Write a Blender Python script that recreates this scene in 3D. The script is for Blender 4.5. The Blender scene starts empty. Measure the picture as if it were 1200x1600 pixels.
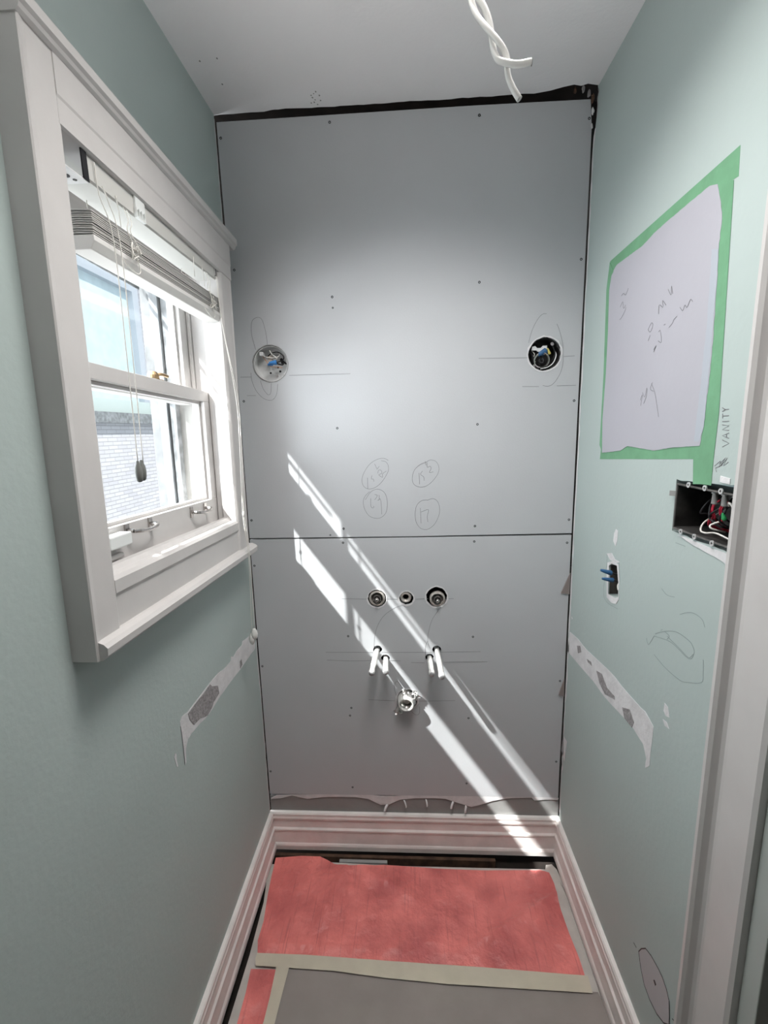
import bpy, bmesh, math, random
from mathutils import Vector, Matrix
random.seed(7)
C = bpy.context.scene.collection
SC = bpy.context.scene

# ------------------------------------------------------------------ camera, world, light
cam_d = bpy.data.cameras.new('camera'); cam = bpy.data.objects.new('camera', cam_d); C.objects.link(cam)
cam_d.sensor_fit = 'VERTICAL'; cam_d.sensor_height = 24.0; cam_d.lens = 705.0*24/1600
cam_d.clip_start = 0.02
_a, _b, _f = (0.998328,0.052083,-0.025064), (0.015408,0.178129,0.983886), (-0.055709,0.982628,-0.177029)
M = Matrix((( _a[0], _b[0], -_f[0]), (_a[1], _b[1], -_f[1]), (_a[2], _b[2], -_f[2])))
cam.matrix_world = Matrix.Translation((0.51630, -1.38667, 1.48324)) @ M.to_4x4()
SC.camera = cam
SC.view_settings.view_transform = 'Standard'; SC.view_settings.look = 'None'
SC.view_settings.gamma = 1.0; SC.view_settings.use_curve_mapping = False
SC.view_settings.exposure = 0.5
SC.cycles.use_denoising = True
SC.cycles.max_bounces = 10; SC.cycles.diffuse_bounces = 6; SC.cycles.transparent_max_bounces = 12
SC.cycles.sample_clamp_indirect = 6.0
SC.cycles.caustics_reflective = False; SC.cycles.caustics_refractive = False

w = bpy.data.worlds.new('sky'); SC.world = w; w.use_nodes = True
w.node_tree.nodes['Background'].inputs[0].default_value = (0.80, 0.90, 1.0, 1)
w.node_tree.nodes['Background'].inputs[1].default_value = 0.8

def sun(name, d, energy, ang, col):
    l = bpy.data.lights.new(name, 'SUN'); l.energy = energy; l.angle = math.radians(ang); l.color = col
    o = bpy.data.objects.new(name, l); C.objects.link(o)
    o.rotation_euler = Vector(d).to_track_quat('-Z', 'Y').to_euler(); o.location = (-3, -1, 6)
    return o
sun('sunlight', (1, 0.59, -1.44), 11.0, 0.7, (1, .98, .95))
sun('sunlight_over_roof', (-1, 0.25, -1.40), 3.6, 0.6, (1, .97, .93))
sun('sunlight_streak_start', (1, 1.55, -1.44), 6.5, 0.7, (1, .98, .95))  # second sun, added to light the start of the wall streaks
def area(name, loc, d, sx, sy, energy, col, spread=180):
    l = bpy.data.lights.new(name, 'AREA'); l.shape = 'RECTANGLE'; l.size = sx; l.size_y = sy; l.energy = energy; l.color = col
    l.spread = math.radians(spread)
    o = bpy.data.objects.new(name, l); C.objects.link(o); o.location = loc
    o.rotation_euler = Vector(d).to_track_quat('-Z', 'Y').to_euler()
    return o
area('yard_fill', (-0.80, -2.0, 0.85), (0.85, 1.6, 0.75), 1.5, 0.7, 44, (.93, .96, 1.0))  # unseen fill lamp in the yard, standing in for bounced daylight
area('side_yard_fill', (-1.35, -0.75, 1.85), (1.0, 0.12, -0.05), 3.0, 2.3, 128, (.94, .97, 1.0))  # unseen fill panel by the facing house, added to brighten the room
area('overhead_fill', (0.56, -0.66, 2.32), (-0.02, 0.06, -1.0), 0.4, 0.4, 6.0, (1, .97, .94), 118)  # added fill for the floor and lower walls, out of view
area('uplight_fill', (0.55, -1.25, 1.75), (0.0, 0.28, 1.0), 0.5, 0.3, 3.1, (1, .97, .94), 120)  # added uplight floating out of view, lifts ceiling and upper walls

# ------------------------------------------------------------------ materials
def mat(name, col, rough=.6, metal=0, bump=0, bscale=60, var=0, vscale=6, col2=None, spec=.4, dist=.002):
    m = bpy.data.materials.new(name); m.use_nodes = True
    nt = m.node_tree; b = nt.nodes['Principled BSDF']
    b.inputs['Roughness'].default_value = rough; b.inputs['Metallic'].default_value = metal
    b.inputs['Specular IOR Level'].default_value = spec
    tc = nt.nodes.new('ShaderNodeTexCoord')
    c2 = col2 or tuple(c*(1-var) for c in col)
    if var or col2:
        n = nt.nodes.new('ShaderNodeTexNoise'); n.inputs['Scale'].default_value = vscale; n.inputs['Detail'].default_value = 6
        r = nt.nodes.new('ShaderNodeValToRGB'); r.color_ramp.elements[0].position = .35; r.color_ramp.elements[1].position = .65
        r.color_ramp.elements[0].color = (*c2, 1); r.color_ramp.elements[1].color = (*col, 1)
        nt.links.new(tc.outputs['Object'], n.inputs['Vector']); nt.links.new(n.outputs['Fac'], r.inputs[0]); nt.links.new(r.outputs[0], b.inputs['Base Color'])
    else: b.inputs['Base Color'].default_value = (*col, 1)
    if bump:
        n2 = nt.nodes.new('ShaderNodeTexNoise'); n2.inputs['Scale'].default_value = bscale; n2.inputs['Detail'].default_value = 5
        bp = nt.nodes.new('ShaderNodeBump'); bp.inputs['Strength'].default_value = bump; bp.inputs['Distance'].default_value = dist
        nt.links.new(tc.outputs['Object'], n2.inputs['Vector']); nt.links.new(n2.outputs['Fac'], bp.inputs['Height']); nt.links.new(bp.outputs[0], b.inputs['Normal'])
    return m
TEAL = mat('sage_wall_paint', (.43, .50, .485), .62, bump=.25, bscale=90, var=.04, vscale=3)
CEIL = mat('ceiling_paint', (.84, .83, .845), .75, bump=.2, bscale=120, var=.04, vscale=4)
DRY = mat('drywall_paper', (.50, .51, .53), .8, bump=.15, bscale=200, var=.03, vscale=5)
TRIM = mat('white_trim_paint', (.57, .55, .54), .4, bump=.15, bscale=40, var=.05, vscale=12)
BASE = mat('baseboard_paint', (.84, .79, .77), .5, bump=.25, bscale=50, var=.12, vscale=14)
PLAS = mat('bare_plaster', (.72, .71, .72), .9, bump=.5, bscale=120, var=.14, vscale=30)
RAW = mat('raw_brown_coat', (.36, .34, .345), .95, bump=1, bscale=220, var=.35, vscale=120)
SKIM = mat('white_primer', (.41, .405, .45), .7, bump=.12, bscale=60, var=.03, vscale=5)
SKIM2 = mat('thin_primer', (.39, .42, .47), .7, bump=.12, bscale=60)  # bluish band along the near edge of the patch
DARK = mat('dark_cavity_lath', (.022, .015, .012), .9, bump=.6, bscale=30, var=.6, vscale=20)
BROWN = mat('old_lath_wood', (.10, .055, .035), .85, bump=.6, bscale=60, var=.5, vscale=30)
OLDW = mat('old_grey_plaster', (.30, .30, .295), .85, bump=.3, bscale=60, var=.12, vscale=10)
GREEN = mat('green_masking_tape', (.16, .36, .21), .6, bump=.15, bscale=120, var=.12, vscale=25)
PENCIL = mat('pencil_graphite', (.20, .20, .21), .7)
PENCILD = mat('dark_pencil_graphite', (.08, .08, .09), .7)
PENL = mat('faint_pencil_graphite', (.27, .31, .31), .7)
SCREW = mat('black_screw_steel', (.008, .008, .009), .5)
RED = mat('red_rosin_paper', (.82, .235, .215), .38, bump=1.0, bscale=16, col2=(.54, .135, .13), vscale=8, dist=.022)
def fibres(m):
    nt = m.node_tree; b = nt.nodes['Principled BSDF']; tc = nt.nodes.new('ShaderNodeTexCoord')
    mp = nt.nodes.new('ShaderNodeMapping'); mp.inputs['Scale'].default_value = (160, 6, 1); mp.inputs['Rotation'].default_value = (0, 0, .06)
    n = nt.nodes.new('ShaderNodeTexNoise'); n.inputs['Scale'].default_value = 1; n.inputs['Detail'].default_value = 3
    r = nt.nodes.new('ShaderNodeMapRange'); r.inputs[1].default_value = .58; r.inputs[2].default_value = .72; r.inputs[3].default_value = 0; r.inputs[4].default_value = .45
    mx = nt.nodes.new('ShaderNodeMixRGB'); mx.inputs[2].default_value = (.36, .085, .085, 1)
    src = b.inputs['Base Color'].links[0].from_socket
    nt.links.new(tc.outputs['Object'], mp.inputs[0]); nt.links.new(mp.outputs[0], n.inputs['Vector']); nt.links.new(n.outputs['Fac'], r.inputs[0])
    nt.links.new(r.outputs[0], mx.inputs[0]); nt.links.new(src, mx.inputs[1]); nt.links.new(mx.outputs[0], b.inputs['Base Color'])
fibres(RED)
MASK = mat('cream_masking_tape', (.56, .51, .41), .6, bump=.2, bscale=60, var=.08, vscale=20)
GPAP = mat('grey_builders_paper', (.30, .265, .25), .85, bump=.4, bscale=60, var=.10, vscale=10)
BACK = mat('cement_backer', (.52, .49, .46), .9, bump=.4, bscale=80, var=.15, vscale=20)
GALV = mat('galvanised_steel', (.78, .78, .78), .5, .2, var=.15, vscale=40)
GALVD = mat('dark_old_steel', (.07, .068, .065), .5, .5, bump=.3, bscale=60, var=.6, vscale=30)
CHROME = mat('tarnished_chrome', (.55, .52, .50), .22, 1.0, var=.3, vscale=60)
BRASS = mat('old_brass', (.55, .38, .22), .35, 1.0, var=.3, vscale=80)
PIPE = mat('pale_pipe_paint', (.72, .71, .69), .35, var=.08, vscale=30)
BLUEN = mat('blue_plastic', (.05, .22, .55), .4)
BLUED = mat('dark_blue_plastic', (.03, .10, .22), .4)
YEL = mat('yellow_plastic', (.60, .50, .14), .45)
GREENN = mat('green_plastic', (.03, .30, .10), .45)
BLKW = mat('black_wire', (.012, .012, .014), .45)
REDW = mat('red_wire', (.50, .02, .05), .4)
WHW = mat('white_wire', (.70, .68, .64), .45)
COPW = mat('bare_copper', (.70, .38, .22), .35, .9)
CORD = mat('blind_cord', (.66, .64, .60), .8)
BLIND = mat('vinyl_slat', (.60, .59, .57), .45)
TASS = mat('grey_tassel', (.16, .165, .155), .55)
CABLE = mat('white_cable_sheath', (.66, .66, .64), .35, var=.08, vscale=30)
CLEAR = mat('cloudy_clear_plastic', (.75, .77, .76), .2)
DOORM = mat('dark_stained_door', (.045, .028, .022), .4, bump=.2, bscale=20, var=.4, vscale=10)
SILLX = mat('weathered_grey_wood', (.26, .27, .28), .85, bump=.5, bscale=60, var=.5, vscale=40)
SIDING = mat('pale_siding', (.36, .38, .39), .7, var=.05)
NGLASS = mat('pale_obscure_glass', (.55, .66, .70), .35, bump=.6, bscale=18, var=.12, vscale=14)
CONC = mat('yard_concrete', (.5, .5, .48), .9, var=.15)
FOIL = mat('crumpled_foil', (.72, .71, .70), .3, .6, bump=.8, bscale=90, var=.2, vscale=60)
JGREY = mat('cool_jamb_paint', (.40, .43, .41), .5, var=.06)

def glass_mat():
    m = bpy.data.materials.new('window_glass'); m.use_nodes = True; nt = m.node_tree; nt.nodes.clear()
    o = nt.nodes.new('ShaderNodeOutputMaterial'); mx = nt.nodes.new('ShaderNodeMixShader')
    t = nt.nodes.new('ShaderNodeBsdfTransparent'); g = nt.nodes.new('ShaderNodeBsdfGlossy'); g.inputs['Roughness'].default_value = .03
    t.inputs[0].default_value = (.96, .98, .98, 1)
    mx.inputs[0].default_value = .06
    nt.links.new(t.outputs[0], mx.inputs[1]); nt.links.new(g.outputs[0], mx.inputs[2]); nt.links.new(mx.outputs[0], o.inputs[0])
    return m
GLASS = glass_mat()
def brick_mat():
    m = mat('whitewashed_brick', (.6, .6, .62), .85); nt = m.node_tree; b = nt.nodes['Principled BSDF']
    tc = nt.nodes.new('ShaderNodeTexCoord'); mp = nt.nodes.new('ShaderNodeSeparateXYZ'); cb = nt.nodes.new('ShaderNodeCombineXYZ')
    nt.links.new(tc.outputs['Object'], mp.inputs[0]); nt.links.new(mp.outputs['Y'], cb.inputs['X']); nt.links.new(mp.outputs['Z'], cb.inputs['Y'])
    br = nt.nodes.new('ShaderNodeTexBrick'); br.inputs['Scale'].default_value = 1
    br.inputs['Brick Width'].default_value = .105; br.inputs['Row Height'].default_value = .028; br.inputs['Mortar Size'].default_value = .0026
    br.inputs['Color1'].default_value = (.60, .58, .60, 1); br.inputs['Color2'].default_value = (.52, .50, .53, 1); br.inputs['Mortar'].default_value = (.42, .40, .42, 1)
    nt.links.new(cb.outputs[0], br.inputs['Vector']); nt.links.new(br.outputs['Color'], b.inputs['Base Color'])
    bp = nt.nodes.new('ShaderNodeBump'); bp.inputs['Distance'].default_value = .006; bp.invert = True
    nt.links.new(br.outputs['Fac'], bp.inputs['Height']); nt.links.new(bp.outputs[0], b.inputs['Normal'])
    return m
BRICK = brick_mat()

# ------------------------------------------------------------------ helpers
def obj(name, bm, m, parent=None, smooth=False, bevel=0):
    me = bpy.data.meshes.new(name)
    bmesh.ops.recalc_face_normals(bm, faces=bm.faces)
    bm.to_mesh(me); bm.free()
    if smooth:
        for p in me.polygons: p.use_smooth = True
    o = bpy.data.objects.new(name, me); C.objects.link(o)
    for mm in (m if isinstance(m, (list, tuple)) else [m]): me.materials.append(mm)
    if parent:
        o.parent = parent
        if parent.name.startswith('window_1'): o.matrix_parent_inverse = Matrix.Translation(-Vector(parent.location))
    if bevel:
        b = o.modifiers.new('bevel', 'BEVEL'); b.width = bevel; b.segments = 2; b.limit_method = 'ANGLE'
    return o
def root(name, label=None, cat=None, group=None, kind=None, loc=(0, 0, 0)):
    o = bpy.data.objects.new(name, None); o.empty_display_size = .02; C.objects.link(o); o.location = loc
    return tag(o, label, cat, group, kind)
def tag(o, label=None, cat=None, group=None, kind=None):
    if label: o['label'] = label
    if cat: o['category'] = cat
    if group: o['group'] = group
    if kind: o['kind'] = kind
    return o
def box(bm, x0, x1, y0, y1, z0, z1):
    v = [bm.verts.new(p) for p in [(x0,y0,z0),(x1,y0,z0),(x1,y1,z0),(x0,y1,z0),(x0,y0,z1),(x1,y0,z1),(x1,y1,z1),(x0,y1,z1)]]
    for f in [(0,3,2,1),(4,5,6,7),(0,1,5,4),(1,2,6,5),(2,3,7,6),(3,0,4,7)]: bm.faces.new([v[i] for i in f])
def boxo(name, dims, m, parent=None, bevel=0.0015):
    bm = bmesh.new(); box(bm, *dims); return obj(name, bm, m, parent, bevel=bevel)
def prism_y(bm, prof, y0, y1):
    """profile [(x,z)] swept along Y"""
    a = [bm.verts.new((x, y0, z)) for x, z in prof]; b = [bm.verts.new((x, y1, z)) for x, z in prof]
    n = len(prof)
    for i in range(n): bm.faces.new((a[i], a[(i+1) % n], b[(i+1) % n], b[i]))
    bm.faces.new(a); bm.faces.new(b[::-1])
def prism_x(bm, prof, x0, x1):
    a = [bm.verts.new((x0, y, z)) for y, z in prof]; b = [bm.verts.new((x1, y, z)) for y, z in prof]
    n = len(prof)
    for i in range(n): bm.faces.new((a[i], a[(i+1) % n], b[(i+1) % n], b[i]))
    bm.faces.new(a); bm.faces.new(b[::-1])
def prism_z(bm, prof, z0, z1):
    a = [bm.verts.new((x, y, z0)) for x, y in prof]; b = [bm.verts.new((x, y, z1)) for x, y in prof]
    n = len(prof)
    for i in range(n): bm.faces.new((a[i], a[(i+1) % n], b[(i+1) % n], b[i]))
    bm.faces.new(a); bm.faces.new(b[::-1])
PB = lambda y: (lambda p: (p[0], y, p[1]))          # back wall plane: (x, z)
PX = lambda x: (lambda p: (x, p[0], p[1]))          # side wall planes: (y, z)
PF = lambda z: (lambda p: (p[0], p[1], z))          # floor plane: (x, y)
def plate(name, outer, holes, fn, ext, m, parent=None, bevel=0):
    """flat sheet with holes, thickness along ext"""
    bm = bmesh.new(); es = []
    for lp in [outer]+list(holes):
        vs = [bm.verts.new(fn(p)) for p in lp]
        es += [bm.edges.new((vs[i], vs[(i+1) % len(vs)])) for i in range(len(vs))]
    e = Vector(ext); r = bmesh.ops.triangle_fill(bm, edges=es, use_beauty=True, normal=e.normalized())
    fs = [g for g in r['geom'] if isinstance(g, bmesh.types.BMFace)]
    r = bmesh.ops.extrude_face_region(bm, geom=fs)
    bmesh.ops.translate(bm, vec=e, verts=[g for g in r['geom'] if isinstance(g, bmesh.types.BMVert)])
    bm.faces.ensure_lookup_table()
    # keep the original faces as the back
    have = set(f for f in bm.faces)
    for f in fs:
        if f.is_valid: pass
    return obj(name, bm, m, parent, bevel=bevel)
def rag(p0, p1, n, amp, seed, nrm=None):
    rr = random.Random(seed); o = []
    dx, dy = p1[0]-p0[0], p1[1]-p0[1]; L = math.hypot(dx, dy); nx, ny = nrm or (-dy/L, dx/L)
    k = 0
    for i in range(n+1):
        t = i/n
        k = .6*k + rr.uniform(-1, 1)*.7
        a = amp*k if 0 < i < n else 0
        o.append((p0[0]+dx*t+nx*a, p0[1]+dy*t+ny*a))
    return o
def circ(cx, cy, r, n=28, jit=0, seed=0, sx=1, sy=1):
    rr = random.Random(seed)
    return [(cx+sx*(r+rr.uniform(-jit, jit))*math.cos(2*math.pi*i/n), cy+sy*(r+rr.uniform(-jit, jit))*math.sin(2*math.pi*i/n)) for i in range(n)]
def smoothpts(P, sub=5):
    if len(P) < 3: return [Vector(p) for p in P]
    P = [Vector(p) for p in P]; o = []
    for i in range(len(P)-1):
        a = P[max(i-1, 0)]; b = P[i]; c = P[i+1]; d = P[min(i+2, len(P)-1)]
        for k in range(sub):
            t = k/sub; o.append(.5*((2*b)+(c-a)*t+(2*a-5*b+4*c-d)*t*t+(3*b-a-3*c+d)*t*t*t))
    o.append(P[-1]); return o
def tube_bm(bm, pts, r, n=8, smooth=True, caps=True, r1=None, flat=1.0):
    P = smoothpts(pts) if smooth else [Vector(p) for p in pts]
    rings = []; up = None
    for i, p in enumerate(P):
        d = (P[min(i+1, len(P)-1)]-P[max(i-1, 0)]).normalized()
        if up is None:
            up = d.orthogonal().normalized()
        up = (up - d*up.dot(d)); up = up.normalized() if up.length > 1e-6 else d.orthogonal().normalized()
        s = d.cross(up); rad = r if r1 is None else r+(r1-r)*i/(len(P)-1)
        rings.append([bm.verts.new(p+rad*(math.cos(2*math.pi*k/n)*up+flat*math.sin(2*math.pi*k/n)*s)) for k in range(n)])
    for a, b in zip(rings, rings[1:]):
        for k in range(n): bm.faces.new((a[k], a[(k+1) % n], b[(k+1) % n], b[k]))
    if caps: bm.faces.new(rings[0][::-1]); bm.faces.new(rings[-1])
def tube(name, pts, r, m, parent=None, n=8, smooth=True, r1=None, flat=1.0):
    bm = bmesh.new(); tube_bm(bm, pts, r, n, smooth, True, r1, flat); return obj(name, bm, m, parent, smooth=True)
def lathe_bm(bm, prof, origin, axis, n=24):
    """prof [(r, t)] around axis from origin"""
    ax = Vector(axis).normalized(); u = ax.orthogonal().normalized(); v = ax.cross(u); o = Vector(origin); rings = []
    for r, t in prof:
        if r < 1e-6: rings.append([bm.verts.new(o+ax*t)])
        else: rings.append([bm.verts.new(o+ax*t+r*(math.cos(2*math.pi*k/n)*u+math.sin(2*math.pi*k/n)*v)) for k in range(n)])
    for a, b in zip(rings, rings[1:]):
        for k in range(n):
            l = [a[k % len(a)], a[(k+1) % len(a)], b[(k+1) % len(b)], b[k % len(b)]]; q = []
            for x in l:
                if x not in q: q.append(x)
            if len(q) > 2:
                try: bm.faces.new(q)
                except ValueError: pass
def lathe(name, prof, origin, axis, m, parent=None, n=24):
    bm = bmesh.new(); lathe_bm(bm, prof, origin, axis, n); o = obj(name, bm, m, parent, smooth=True)
    b = o.modifiers.new('edges', 'EDGE_SPLIT'); b.split_angle = math.radians(40); return o
def stroke(name, pts2, fn, nrm, width, m, parent, thick=.0002, sm=True):
    """a thin drawn line lying on a plane"""
    P = [Vector(fn(p)) for p in pts2]
    if sm and len(P) > 2: P = smoothpts(P, 4)
    nrm = Vector(nrm).normalized(); bm = bmesh.new(); prev = None
    for i, p in enumerate(P):
        d = (P[min(i+1, len(P)-1)]-P[max(i-1, 0)]).normalized(); s = d.cross(nrm)*width/2
        q = [bm.verts.new(p+s+nrm*thick), bm.verts.new(p-s+nrm*thick), bm.verts.new(p-s), bm.verts.new(p+s)]
        if prev:
            for k in range(4): bm.faces.new((prev[k], prev[(k+1) % 4], q[(k+1) % 4], q[k]))
        else: bm.faces.new(q)
        prev = q
    bm.faces.new(prev[::-1])
    return obj(name, bm, m, parent)

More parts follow.
